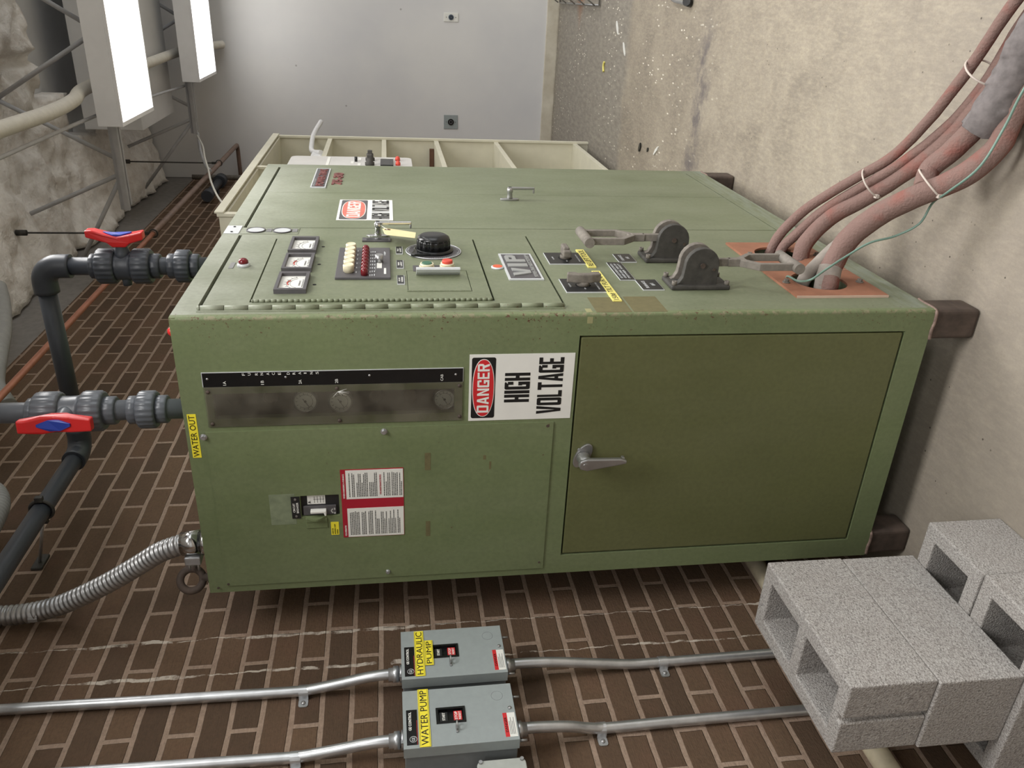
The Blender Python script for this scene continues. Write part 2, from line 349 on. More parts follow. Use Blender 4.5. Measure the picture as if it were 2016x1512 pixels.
# ------------------------------------------------------------------ mesh builder
class MB:
    def __init__(s): s.bm = bmesh.new()
    def faces(s, vs, fs):
        bv = [s.bm.verts.new(v) for v in vs]
        for f in fs:
            try: s.bm.faces.new([bv[i] for i in f])
            except ValueError: pass
        return bv
    def box(s, x0, x1, y0, y1, z0, z1, bev=0, seg=2):
        t = bmesh.new(); vs = [t.verts.new((x, y, z)) for x in (x0, x1) for y in (y0, y1) for z in (z0, z1)]
        for f in ((0, 1, 3, 2), (4, 6, 7, 5), (0, 4, 5, 1), (2, 3, 7, 6), (0, 2, 6, 4), (1, 5, 7, 3)): t.faces.new([vs[i] for i in f])
        bmesh.ops.recalc_face_normals(t, faces=t.faces)
        if bev: bmesh.ops.bevel(t, geom=list(t.edges), offset=bev, segments=seg, profile=.5, affect='EDGES')
        s.merge(t); return s
    def merge(s, t):
        mp = {v: s.bm.verts.new(v.co) for v in t.verts}
        for f in t.faces:
            try:
                nf = s.bm.faces.new([mp[v] for v in f.verts]); nf.smooth = f.smooth
            except ValueError: pass
        t.free()
    def frame(s, d):
        d = Vector(d).normalized(); a = Vector((0, 0, 1)) if abs(d.z) < .9 else Vector((1, 0, 0))
        u = d.cross(a).normalized(); return d, u, d.cross(u).normalized()
    def cyl(s, p0, p1, r, r1=None, n=24, ph=0):
        p0, p1 = Vector(p0), Vector(p1); r1 = r if r1 is None else r1; d, u, v = s.frame(p1-p0)
        A = []; B = []
        for i in range(n):
            a = 2*math.pi*i/n+ph; w = u*math.cos(a)+v*math.sin(a)
            A.append(s.bm.verts.new(p0+w*r)); B.append(s.bm.verts.new(p1+w*r1))
        for i in range(n):
            j = (i+1) % n; f = s.bm.faces.new((A[i], A[j], B[j], B[i])); f.smooth = n > 8
        s.bm.faces.new(A[::-1]); s.bm.faces.new(B); return s
    def lathe(s, o, d, prof, n=32, fl=0, fn=0):
        """prof: (radius, height along d); fl flutes of depth fn"""
        o = Vector(o); d, u, v = s.frame(d); rings = []
        for r, h in prof:
            ring = []
            for i in range(n):
                a = 2*math.pi*i/n; rr = r*(1-(fn*(.5+.5*math.cos(a*fl)) if fl else 0))
                ring.append(s.bm.verts.new(o+d*h+(u*math.cos(a)+v*math.sin(a))*rr))
            rings.append(ring)
        for A, B in zip(rings, rings[1:]):
            for i in range(n):
                j = (i+1) % n; f = s.bm.faces.new((A[i], A[j], B[j], B[i])); f.smooth = True
        s.bm.faces.new(rings[0][::-1]); s.bm.faces.new(rings[-1]); return s
    def tube(s, pts, r, n=16, sub=8, cr=True, ripple=None):
        P = [Vector(p) for p in pts]; rs = r if isinstance(r, (list, tuple)) else [r]*len(P)
        if cr and len(P) > 2:
            Q = []; RR = []
            for i in range(len(P)-1):
                p0 = P[max(i-1, 0)]; p1 = P[i]; p2 = P[i+1]; p3 = P[min(i+2, len(P)-1)]
                for k in range(sub):
                    t = k/sub
                    Q.append(.5*((2*p1)+(-p0+p2)*t+(2*p0-5*p1+4*p2-p3)*t*t+(-p0+3*p1-3*p2+p3)*t**3)); RR.append(rs[i]*(1-t)+rs[i+1]*t)
            Q.append(P[-1]); RR.append(rs[-1]); P, rs = Q, RR
        if ripple:
            step, amp = ripple; Q = []; RR = []; acc = 0; out = [(P[0], rs[0])]
            tot = []; l = 0
            for i in range(len(P)): tot.append(l); l += (P[min(i+1, len(P)-1)]-P[i]).length
            N = int(l/step*6); j = 0
            for i in range(N+1):
                q = l*i/N
                while j < len(P)-2 and tot[j+1] < q: j += 1
                sl = max(1e-9, tot[j+1]-tot[j]); t = min(1, (q-tot[j])/sl)
                Q.append(P[j].lerp(P[j+1], t)); RR.append(rs[0]*(1+amp*math.sin(i/6*2*math.pi)))
            P, rs = Q, RR
        prev = None; rings = []
        for i, p in enumerate(P):
            d = (P[min(i+1, len(P)-1)]-P[max(i-1, 0)]).normalized()
            if prev is None: _, u, v = s.frame(d)
            else:
                u = (prev-d*prev.dot(d)).normalized(); v = d.cross(u)
            prev = u
            rings.append([s.bm.verts.new(p+(u*math.cos(2*math.pi*k/n)+v*math.sin(2*math.pi*k/n))*rs[i]) for k in range(n)])
        for A, B in zip(rings, rings[1:]):
            for i in range(n):
                j = (i+1) % n; f = s.bm.faces.new((A[i], A[j], B[j], B[i])); f.smooth = True
        s.bm.faces.new(rings[0][::-1]); s.bm.faces.new(rings[-1]); return s
    def torus(s, c, nrm, Rr, r, n=32, k=12, a0=0, a1=2*math.pi):
        c = Vector(c); d, u, v = s.frame(nrm); full = abs(a1-a0-2*math.pi) < 1e-6; rings = []
        for i in range(n if full else n+1):
            a = a0+(a1-a0)*i/n; w = u*math.cos(a)+v*math.sin(a)
            rings.append([s.bm.verts.new(c+w*(Rr+r*math.cos(2*math.pi*j/k))+d*r*math.sin(2*math.pi*j/k)) for j in range(k)])
        prs = list(zip(rings, rings[1:]+([rings[0]] if full else [])))
        for A, B in prs[:len(rings) if full else len(rings)-1]:
            for j in range(k):
                q = (j+1) % k; f = s.bm.faces.new((A[j], A[q], B[q], B[j])); f.smooth = True
        if not full: s.bm.faces.new(rings[0]); s.bm.faces.new(rings[-1][::-1])
        return s
    def prism(s, pts, ax, d0, d1, bev=0):
        """pts in the two other axes (in x,y,z order), extruded along ax"""
        def P(p, d):
            return {'x': (d, p[0], p[1]), 'y': (p[0], d, p[1]), 'z': (p[0], p[1], d)}[ax]
        t = bmesh.new(); A = [t.verts.new(P(p, d0)) for p in pts]; B = [t.verts.new(P(p, d1)) for p in pts]; n = len(pts)
        t.faces.new(A[::-1]); t.faces.new(B)
        for i in range(n): t.faces.new((A[i], A[(i+1) % n], B[(i+1) % n], B[i]))
        bmesh.ops.recalc_face_normals(t, faces=t.faces)
        if bev: bmesh.ops.bevel(t, geom=list(t.edges), offset=bev, segments=2, profile=.5, affect='EDGES')
        s.merge(t); return s
    def grid(s, us, vs, holes, ax, d0, d1, bev=0):
        """solid slab with rectangular holes; us, vs sorted cut lines"""
        us = sorted(set(us)); vs = sorted(set(vs)); nu, nv = len(us)-1, len(vs)-1
        def fill(i, j):
            if i < 0 or j < 0 or i >= nu or j >= nv: return False
            a, b = (us[i]+us[i+1])/2, (vs[j]+vs[j+1])/2
            return not any(h[0] < a < h[1] and h[2] < b < h[3] for h in holes)
        def P(a, b, d): return {'x': (d, a, b), 'y': (a, d, b), 'z': (a, b, d)}[ax]
        t = bmesh.new(); q = lambda l: t.faces.new([t.verts.new(P(*p)) for p in l])
        for i in range(nu):
            for j in range(nv):
                if not fill(i, j): continue
                a, b, c, e = us[i], us[i+1], vs[j], vs[j+1]
                q([(a, c, d0), (a, e, d0), (b, e, d0), (b, c, d0)]); q([(a, c, d1), (b, c, d1), (b, e, d1), (a, e, d1)])
                if not fill(i-1, j): q([(a, c, d0), (a, c, d1), (a, e, d1), (a, e, d0)])
                if not fill(i+1, j): q([(b, c, d0), (b, e, d0), (b, e, d1), (b, c, d1)])
                if not fill(i, j-1): q([(a, c, d0), (b, c, d0), (b, c, d1), (a, c, d1)])
                if not fill(i, j+1): q([(a, e, d0), (a, e, d1), (b, e, d1), (b, e, d0)])
        bmesh.ops.remove_doubles(t, verts=t.verts, dist=1e-6)
        bmesh.ops.recalc_face_normals(t, faces=t.faces)
        bmesh.ops.dissolve_limit(t, angle_limit=.01, verts=t.verts, edges=t.edges)
        if bev:
            e = [x for x in t.edges if len(x.link_faces) == 2 and x.calc_face_angle(0) > .5]
            bmesh.ops.bevel(t, geom=e, offset=bev, segments=2, profile=.5, affect='EDGES')
        s.merge(t); return s
    def slabs(s, x0, x1, z0, z1, holes, y0, y1):
        return s.grid([x0, x1]+[h[0] for h in holes]+[h[1] for h in holes], [z0, z1]+[h[2] for h in holes]+[h[3] for h in holes], holes, 'y', y0, y1)

def wloc(o):
    v = Vector((0, 0, 0))
    while o is not None: v += o.location; o = o.parent
    return v
def tag(o, label=None, cat=None, group=None, kind=None):
    if label: o['label'] = label
    if cat: o['category'] = cat
    if group: o['group'] = group
    if kind: o['kind'] = kind
    return o
def thing(name, label, cat, loc, group=None):
    o = bpy.data.objects.new(name, None); o.empty_display_size = .05; o.location = loc; COL.objects.link(o)
    return tag(o, label, cat, group)
SPLIT = {'screw': .0015, 'bolt': .0015, 'drilled_hole': .001, 'tiny_plate': .001, 'paper_sticker': .001, 'adhesive_mark': .001, 'adhesive_patch': .001,
         'socket_bolt': .001, 'small_print': .008, 'lettering': .016, 'symbol': .002, 'panel_print': .012}
def clusters(bm, gap):
    bm.verts.index_update(); seen = set(); comps = []
    for v in bm.verts:
        if v in seen: continue
        st_ = [v]; seen.add(v); c = []
        while st_:
            q = st_.pop(); c.append(q)
            for e in q.link_edges:
                w = e.other_vert(q)
                if w not in seen: seen.add(w); st_.append(w)
        lo = [min(q.co[k] for q in c)-gap/2 for k in range(3)]; hi = [max(q.co[k] for q in c)+gap/2 for k in range(3)]
        comps.append([c, lo, hi])
    ch = True
    while ch:
        ch = False
        for i in range(len(comps)):
            for j in range(i+1, len(comps)):
                a, b_ = comps[i], comps[j]
                if all(a[1][k] <= b_[2][k] and b_[1][k] <= a[2][k] for k in range(3)):
                    a[0] += b_[0]; a[1] = [min(a[1][k], b_[1][k]) for k in range(3)]; a[2] = [max(a[2][k], b_[2][k]) for k in range(3)]
                    comps.pop(j); ch = True; break
            if ch: break
    return comps
def ob(name, mb, mat, parent=None, label=None, cat=None, group=None, kind=None):
    if name in SPLIT and parent is not None:
        cs = clusters(mb.bm, SPLIT[name])
        if len(cs) > 1:
            last = None
            for c in cs:
                m2 = MB(); mp = {v: m2.bm.verts.new(v.co) for v in c[0]}
                for f in {f for v in c[0] for f in v.link_faces}:
                    nf = m2.bm.faces.new([mp[v] for v in f.verts]); nf.smooth = f.smooth
                last = ob1(name, m2, mat, parent, label, cat, group, kind)
            mb.bm.free(); return last
    return ob1(name, mb, mat, parent, label, cat, group, kind)
def ob1(name, mb, mat, parent=None, label=None, cat=None, group=None, kind=None):
    bm = mb.bm; bmesh.ops.recalc_face_normals(bm, faces=bm.faces)
    if parent is not None: off = wloc(parent)
    else:
        lo = Vector((min(v.co.x for v in bm.verts), min(v.co.y for v in bm.verts), min(v.co.z for v in bm.verts)))
        hi = Vector((max(v.co.x for v in bm.verts), max(v.co.y for v in bm.verts), max(v.co.z for v in bm.verts)))
        off = Vector(((lo.x+hi.x)/2, (lo.y+hi.y)/2, lo.z))
    for v in bm.verts: v.co -= off
    me = bpy.data.meshes.new(name); bm.to_mesh(me); bm.free()
    me.materials.append(mat if not isinstance(mat, str) else M[mat])
    o = bpy.data.objects.new(name, me); COL.objects.link(o)
    if parent is not None: o.parent = parent
    else: o.location = off
    return tag(o, label, cat, group, kind)
def copy_tree(o, delta=(0, 0, 0), parent=None):
    c = o.copy(); COL.objects.link(c)
    if parent is not None: c.parent = parent
    else: c.location = o.location+Vector(delta)
    for ch in list(o.children): copy_tree(ch, (0, 0, 0), c)
    return c
TXC = {}
def textmesh(s, bold):
    k = (s, bold)
    if k not in TXC:
        cu = bpy.data.curves.new('lettering', 'FONT'); cu.body = s; cu.size = 1; cu.offset = bold; cu.resolution_u = 3
        to = bpy.data.objects.new('lettering', cu); COL.objects.link(to); bpy.context.view_layer.update()
        me = bpy.data.meshes.new_from_object(to.evaluated_get(bpy.context.evaluated_depsgraph_get()))
        bpy.data.objects.remove(to); bpy.data.curves.remove(cu)
        TXC[k] = ([tuple(v.co) for v in me.vertices], [tuple(p.vertices) for p in me.polygons]); bpy.data.meshes.remove(me)
    return TXC[k]
def letters(mb, s, pl, u0, u1, z0, z1, d, th=.0006, bold=0.):
    """lettering fitted into a rectangle. pl 'A': plane x=d seen from -x (u0 = left = larger y); pl 'B': plane y=d seen from -y;
       pl 'X': plane x=d seen from -x, same as A"""
    vs, fs = textmesh(s, bold)
    if not vs: return mb
    x0, x1 = min(v[0] for v in vs), max(v[0] for v in vs); y0, y1 = min(v[1] for v in vs), max(v[1] for v in vs)
    out = []
    for k in (0, 1):
        for v in vs:
            a = (v[0]-x0)/(x1-x0); b = (v[1]-y0)/(y1-y0); u = u0+(u1-u0)*a; z = z0+(z1-z0)*b; dd = d-th*k
            out.append((dd, u, z) if pl == 'A' else (u, dd, z))
    n = len(vs)
    ff = [tuple(f) for f in fs]+[tuple(i+n for i in f) for f in fs]
    from collections import Counter
    ec = Counter(); 
    for f in fs:
        for a, b in zip(f, f[1:]+f[:1]): ec[frozenset((a, b))] += 1
    for f in fs:
        for a, b in zip(f, f[1:]+f[:1]):
            if ec[frozenset((a, b))] == 1: ff.append((a, b, b+n, a+n))
    mb.faces(out, ff); return mb
def block_word(mb, s, pl, u0, u1, z0, z1, d, th=.0006, sw=.26, gap=.16, hw=.13):
    """heavy condensed sign lettering built from strokes; sw: stem width, hw: bar height, as fractions of a letter cell"""
    def ring(x0, x1, y0, y1, w, h, c=.16, a0=0, a1=16):
        cy = c*.55; O = []; I_ = []
        for cx, cyy, q in ((x1-c, y1-cy, 0), (x0+c, y1-cy, 1), (x0+c, y0+cy, 2), (x1-c, y0+cy, 3)):
            for k in range(4):
                a = math.pi/2*(q+k/3); O.append((cx+c*math.cos(a), cyy+cy*math.sin(a)))
                ci = max(.03, c-w*.7); hi = max(.02, cy-h*.5)
                ix = x1-w-ci if q in (0, 3) else x0+w+ci; iy = y1-h-hi if q in (0, 1) else y0+h+hi
                I_.append((ix+ci*math.cos(a), iy+hi*math.sin(a)))
        n = 16
        return [[O[i % n], O[(i+1) % n], I_[(i+1) % n], I_[i % n]] for i in range(a0, a1)]
    bx = lambda a, b_, c, e: [[(a, c), (b_, c), (b_, e), (a, e)]]
    W_, h = sw, hw
    G = {'H': (1, bx(0, W_, 0, 1)+bx(1-W_, 1, 0, 1)+bx(W_, 1-W_, .5-h/2, .5+h/2)), 'I': (W_*1.05, bx(0, 1, 0, 1)),
         'L': (.86, bx(0, W_, 0, 1)+bx(W_, 1, 0, h)), 'T': (1, bx(.5-W_/2, .5+W_/2, 0, 1-h)+bx(0, 1, 1-h, 1)),
         'E': (.86, bx(0, W_, 0, 1)+bx(W_, 1, 0, h)+bx(W_, 1, 1-h, 1)+bx(W_, .86, .5-h/2, .5+h/2)),
         'V': (1.05, [[(0, 1), (W_, 1), (.5, .22), (.5, 0), (.5-W_*.55, 0)], [(1, 1), (1-W_, 1), (.5, .22), (.5, 0), (.5+W_*.55, 0)]]),
         'A': (1.05, [[(0, 0), (W_, 0), (.5, .78), (.5, 1), (.5-W_*.55, 1)], [(1, 0), (1-W_, 0), (.5, .78), (.5, 1), (.5+W_*.55, 1)]]+bx(.27, .73, .20, .20+h)),
         'O': (1, ring(0, 1, 0, 1, W_, h)), 'N': (1, bx(0, W_, 0, 1)+bx(1-W_, 1, 0, 1)+[[(W_*.3, 1), (W_, 1), (1-W_*.3, 0), (1-W_, 0)]]),
         'G': (1, ring(0, 1, 0, 1, W_, h)[1:13]+bx(1-W_, 1, 0, .46)+bx(.52, 1-W_, .46-h, .46)+bx(1-W_, 1, .66, .88)),
         'D': (1, bx(0, W_, 0, 1)+ring(0, 1, 0, 1, W_, h)[:3]+ring(0, 1, 0, 1, W_, h)[12:16]+bx(W_, .84, 1-h, 1)+bx(W_, .84, 0, h)),
         'P': (1, bx(0, W_, 0, 1)+[[(W_, 1), (.84, 1), (.84, 1-h), (W_, 1-h)], [(.84, 1), (1, .9), (1, .56), (1-W_, .60), (1-W_, 1-h), (.84, 1-h)], [(1, .56), (.84, .44), (W_, .44), (W_, .44+h), (.74, .44+h), (1-W_, .60)]]),
         'R': (1, bx(0, W_, 0, 1)+[[(W_, 1), (.84, 1), (.84, 1-h), (W_, 1-h)], [(.84, 1), (1, .9), (1, .56), (1-W_, .60), (1-W_, 1-h), (.84, 1-h)], [(1, .56), (.84, .44), (W_, .44), (W_, .44+h), (.74, .44+h), (1-W_, .60)], [(.45, .44), (.78, .44), (1.0, 0), (1-W_, 0)]])}
    tot = sum(G[c][0] for c in s)+gap*(len(s)-1); x = 0
    for c in s:
        w, polys = G[c]
        for ki, P_ in enumerate(polys):
            pts = [(u0+(u1-u0)*(x+a*w)/tot, z0+(z1-z0)*b_) for a, b_ in P_]
            mb.prism(pts, 'x' if pl == 'A' else 'y', d-th-ki*.00002, d+.00015)
        x += w+gap
    return mb
def hexbolt(mb, c, d, r, h, washer=True):
    c = Vector(c); d = Vector(d).normalized()
    if washer: mb.cyl(c, c+d*h*.3, r*1.5, n=20)
    mb.cyl(c+d*h*.3, c+d*h, r, n=6); return mb
exec_parts = []

# ================================================================== THE ROOM
def struct(name, mb, mat): return ob(name, mb, mat, kind='structure')
struct('floor', MB().box(-4, L+.1, -6.6, YW+.1, -.1, 0), 'floor')
struct('wall_left', MB().box(-4, L+.1, YW, YW+.1, 0, 3.04), 'brick')
struct('trim_2', MB().box(-4, L+.1, YW+.004, YW+.1, 3.0401, H0), 'band')
struct('wall_far', MB().box(L, L+.1, -6.6, YW-.0005, 0, H0), 'wall')
struct('wall_right', MB().box(-4, L+.1, -6.7, -6.6, 0, H0), 'wall')
struct('wall_back', MB().box(-4.1, -4, -6.7, YW+.1, 0, H0), 'wall')
struct('ceiling', MB().box(-4.1, L+.1, -6.7, YW+.1, H0, H0+.1), 'deck')
struct('trim_1', MB().box(L-.022, L, -6.6, YW-.001, 0, .100, .002), 'curb')

# sprayed foam under the deck: one lumpy sheet with a ragged edge
def foam_sheet(x0, x1, y0, y1, keep, name, label):
    b = MB(); bm = b.bm; st = .03; nx = int((x1-x0)/st); ny = int((y1-y0)/st); V = {}
    def h(x, y):
        p = Vector((x, y, 0))
        s = max(0, (y-.25)/(YW-.25)); z = 3.40-.155*s**1.5
        z += .05*noise.noise(p*2.3)+.04*noise.noise(p*5.1+Vector((3, 1, 0)))+.028*noise.noise(p*11)+.014*noise.noise(p*24)
        if -.24 < y < -.16: z += .05
        z -= .03*abs(math.sin(x*3.4+y*5.5+1.3*noise.noise(p*1.5)))*(1-.3*s)
        return z
    for i in range(nx+1):
        for j in range(ny+1):
            x = x0+i*st; y = y0+j*st
            if keep(x, y): V[i, j] = bm.verts.new((x, min(y, YW-.001), min(3.47, h(x, y))))
    top = {}
    for (i, j) in list(V):
        if all((i+a, j+c) in V for a, c in ((1, 0), (0, 1), (1, 1))):
            f = bm.faces.new((V[i, j], V[i, j+1], V[i+1, j+1], V[i+1, j])); f.smooth = True
    for v in [v for v in bm.verts if not v.link_faces]: bm.verts.remove(v)
    ed = [e for e in bm.edges if e.is_boundary]
    r = bmesh.ops.extrude_edge_only(bm, edges=ed)
    for v in r['geom']:
        if isinstance(v, bmesh.types.BMVert): v.co.z = H0-.002
    o = ob(name, b, 'foam'); tag(o, label, 'foam insulation', kind='stuff'); return o
def keepA(x, y):
    n = .10*noise.noise(Vector((x*3, y*3, 5)))+.05*noise.noise(Vector((x*9, y*9, 2)))
    if x < 3.56+n: return True
    if x < 3.88: return y > .02+n*.6
    return y > .29+n*.3
foam_sheet(.9, L-.01, -1.5, YW, keepA, 'spray_foam', 'lumpy off-white sprayed foam under the roof above the brick wall')

# ================================================================== THE GREEN CABINET
cab = thing('furnace_power_cabinet', 'large green steel furnace cabinet on short rusty legs by the brick wall', 'cabinet', (WB/2, WA/2, 0))
b = MB()
b.box(.016, WB, WA-.014, WA, Z0, T); b.box(.001, WB, .001, WA-.001, T-.012, T); b.box(.001, WB, .001, WA-.001, Z0, Z0+.012)
ob('back_and_top_casing', b, 'green', cab)
b = MB()
b.grid([.016, .054, .676, .181, .243, .455, .515, WA], [Z0, .190, .999, 1.283, 1.816, 1.557, 1.647, T],
       [(.054, .676, .190, .999), (.181, .243, 1.283, 1.816), (.455, .515, 1.557, 1.647)], 'x', 0, .016)
r = .007; post = [(r-r*math.cos(a), r-r*math.sin(a)) for a in [i*math.pi/2/6 for i in range(7)]]
b.prism(post+[(.016, 0), (.016, .016), (0, .016)], 'z', Z0, T)
ob('side_casing', b, 'green', cab)
b = MB()
b.slabs(.016, WB, Z0, T, [(.052, .628, 1.025, 1.838), (.704, 1.578, .203, 1.838), (.13, .27, .256, .396), (.36, .51, .256, .396)], 0, .016)
b.box(WB-.014, WB, .016, WA-.014, Z0+.012, T-.012)
ob('front_casing', b, 'greenB', cab)
# big lower door of the side
door = ob('door', MB().box(.0012, .016, .0585, .6715, .1945, .9950, .003), 'olive', cab, 'olive hinged lower door on the side, browner than the rest')
b = MB(); A2 = [.0, .0]
el = []
for i in range(28):
    a = 2*math.pi*i/28; u, v = .036*math.cos(a), .0185*math.sin(a); c, s_ = math.cos(R(28)), math.sin(R(28))
    el.append((.372+u*c-v*s_, .966+u*s_+v*c))
b.prism(el, 'x', -.005, .0012, .0015)
b.lathe((-.004, .374, .966), (-1, 0, 0), [(.0175, 0), (.0165, .012), (.0145, .016), (.0160, .034), (.012, .037)], 24)
ly = [(-.030, .374, .968), (-.036, .372, .945), (-.038, .368, .90), (-.039, .366, .872)]
t = MB()
t.prism([(.391, .964), (.386, .980), (.376, .985), (.364, .981), (.358, .966), (.3600, .880), (.365, .866), (.373, .866), (.3765, .880)], 'x', -.046, -.034, .003)
t.box(-.034, -.022, .363, .373, .868, .876, .002)
b.merge(t.bm)
b.cyl((-.0475, .375, .968), (-.0455, .375, .968), .0065, n=16)
b.cyl((-.0065, .353, .977), (-.004, .353, .977), .0045, n=12)
ob('lever_handle', b, 'steel', door, 'grey metal lever handle')
# screwed cover panel with the breaker window
b = MB(); b.grid([.275, .455, .515, .712], [1.045, 1.557, 1.647, 1.842], [(.455, .515, 1.557, 1.647)], 'x', -.003, -.0002)
pan = ob('cover_panel', b, 'green', cab)
b = MB()
for y, z, r_ in ((.286, 1.846, .0052), (.286, 1.446, .0052), (.694, 1.446, .004)): hexbolt(b, (-.003, y, z), (-1, 0, 0), r_, .007)
ob('bolt', b, 'zinc', pan)
b = MB()
for y, z in ((.706, 1.837), (.692, 1.056), (.716, 1.862)): b.cyl((-.0045, y, z), (-.003, y, z), .003, n=10)
b.cyl((-.0034, .285, 1.059), (-.003, .285, 1.059), .0042, n=14)
ob('screw', b, 'rust', pan)
b = MB()
b.box(-.0034, -.003, .448, .535, 1.660, 1.719)
ob('old_patch', b, 'ghostgreen', pan, 'square of paler green where an old plate sat')
b = MB()
for y0, y1, z0, z1 in ((.348, .396, 1.338, 1.352), (.545, .590, 1.339, 1.350), (.36, .372, 1.205, 1.212), (.378, .40, 1.192, 1.197)): b.box(-.0034, -.003, y0, y1, z0, z1)
ob('adhesive_mark', b, 'ghost', pan, 'brown residue of old labels')

# circuit breaker behind the panel
b = MB(); b.box(.004, .06, .44, .53, 1.54, 1.665)
brk = ob('circuit_breaker', b, 'black', cab, 'black circuit breaker with white toggle')
b = MB(); b.box(-.002, .004, .487, .512, 1.565, 1.642, .001); ob('toggle_housing', b, 'charcoal', brk)
b = MB(); b.prism([(.494, 1.588), (.508, 1.588), (.508, 1.592), (.500, 1.594), (.500, 1.625), (.494, 1.625)], 'x', -.014, .0, .001)
ob('toggle', b, 'white', brk, 'white breaker toggle')
b = MB(); b.box(.0032, .004, .458, .484, 1.590, 1.632); w = ob('rating_label', b, 'white', brk)
b = MB()
letters(b, 'JL', 'A', .481, .474, 1.624, 1.630, .0030, bold=.02)
for k in range(4): b.box(.0028, .0031, .462, .480, 1.594+k*.007, 1.5948+k*.007)
b.box(.0028, .0031, .4698, .4706, 1.592, 1.618)
ob('rating_print', b, 'ink', brk)
b = MB()
for k in range(7):
    a = R(20+k*23); b.tube([(-.0022, .502+.004*math.cos(a), 1.571+.004*math.sin(a)), (-.0022, .502+.007*math.cos(a), 1.571+.007*math.sin(a))], .0005, 6, cr=False)
letters(b, 'ON', 'A', .511, .506, 1.567, 1.570, -.0022); letters(b, 'OFF', 'A', .499, .493, 1.567, 1.570, -.0022)
ob('symbol', b, 'white', brk)
fl = []
for i in range(9):
    t_ = i/8; fl.append((-.003-.022*math.sin(t_*math.pi)**.7*.7-.002, .516, 1.588+.05*t_))
b = MB()
for p, q in zip(fl, fl[1:]):
    b.prism([(p[0], p[2]), (q[0], q[2]), (-.003, q[2]), (-.003, p[2])], 'y', .5145, .548) if False else None
prof = [(-.0032, 1.588)]+[(-.0035-.016*math.sin(i/10*math.pi), 1.588+.050*i/10) for i in range(11)]+[(-.0032, 1.638)]
b.prism(prof, 'y', .514, .519); b.box(-.0055, -.003, .519, .548, 1.587, 1.638, .0008); b.box(-.0075, -.0055, .519, .530, 1.588, 1.637, .0008)
ob('lockout_tab', b, 'green', cab, 'small green bracket beside the breaker toggle')
# labels on the side
def plate(name, pl, u0, u1, z0, z1, d, th, mat, parent, label=None, bev=0):
    m_ = MB()
    if pl == 'A': m_.box(d-th, d, min(u0, u1), max(u0, u1), z0, z1, bev)
    else: m_.box(min(u0, u1), max(u0, u1), d-th, d, z0, z1, bev)
    return ob(name, m_, mat, parent, label)
def text(s, pl, u0, u1, z0, z1, d, mat, parent, bold=0., name='lettering', th=.0004):
    m_ = MB()
    for it in ([(s, u0, u1, z0, z1)] if isinstance(s, str) else s): letters(m_, it[0], pl, it[1], it[2], it[3], it[4], d, th, bold)
    return ob(name, m_, mat, parent)
p = plate('circuit_breaker_label', 'A', .456, .518, 1.649, 1.669, -.003, .002, 'black', cab, 'small black plate reading CIRCUIT BREAKER')
text([('CIRCUIT', .500, .474, 1.6605, 1.6655), ('BREAKER', .502, .472, 1.6525, 1.6575)], 'A', 0, 0, 0, 0, -.0051, 'white', p, .01)
b = MB()
for y in (.463, .511): b.cyl((-.0065, y, 1.659), (-.005, y, 1.659), .0028, n=12)
ob('screw', b, 'steel', p)
p = plate('fuse_label', 'A', .534, .572, 1.561, 1.580, -.003, .0006, 'yellow', cab, 'tiny yellow fuse label')
text([('FUSES FOR', .569, .552, 1.5745, 1.5775), ('INTERNAL PUMP', .569, .540, 1.569, 1.572), ('INSIDE', .569, .556, 1.5635, 1.5665)], 'A', 0, 0, 0, 0, -.0037, 'ink', p)
# red and white safety placard
p = plate('safety_placard', 'A', .386, .581, 1.403, 1.551, -.003, .0012, 'crimson', cab, 'red and white safety placard with two columns of small print')
plate('paper_field', 'A', .388, .469, 1.404, 1.539, -.0042, .0004, 'white', p)
plate('paper_field', 'A', .496, .580, 1.404, 1.539, -.0042, .0004, 'white', p)
text([('WHEN CHARGING A FURNACE', .467, .398, 1.5425, 1.5465), ('FOR OPERATOR', .576, .545, 1.5425, 1.5465)], 'A', 0, 0, 0, 0, -.0043, 'white', p, .015)
text([('FOR MAINTENANCE PEOPLE', .458, .402, 1.4560, 1.4600)], 'A', 0, 0, 0, 0, -.0047, 'crimson', p, .015)
b = MB(); rn = random.Random(3)
def para(y0, y1, lines):
    for z, ln in lines:
        y = y1-.004
        end = y1-.004-(y1-y0-.010)*ln
        while y > end:
            w_ = rn.uniform(.002, .0065); b.box(-.0049, -.0045, max(end, y-w_), y, z-.0011, z+.0011); y -= w_+.0010
L1_ = [1.531, 1.524, 1.520, None, 1.513, 1.509, 1.505, 1.501, 1.497, 1.493, 1.489, None, 1.483, 1.479, 1.475, 1.471, 1.467, None, 1.449, None, 1.444, 1.440, 1.436, None, 1.430, 1.426, 1.422, 1.418, None, 1.412, 1.408]
para(.390, .467, [(z, rn.choice((.97, 1, .95, .6)) if z else 0) for z in L1_ if z])
L2_ = [1.532, 1.528, 1.524, 1.520, 1.516, 1.512, 1.504, 1.500, 1.496, 1.488, 1.484, 1.480, 1.472, 1.468, 1.464, 1.458, 1.454, 1.450, 1.446, 1.440, 1.436, 1.432, 1.428, 1.424, 1.418, 1.414]
para(.499, .578, [(z, rn.choice((.97, 1, .95, .65))) for z in L2_])
ob('small_print', b, simple('grey_print', rgb(86, 86, 84), .6, 0, .05, 20, 0), p)
# water out
p = plate('water_out_label', 'A', .229, .341, 1.857, 1.876, 0, .0006, 'yellow', cab, 'yellow label reading WATER OUT')
text('WATER OUT', 'A', .338, .232, 1.8605, 1.8735, -.0006, 'ink', p)
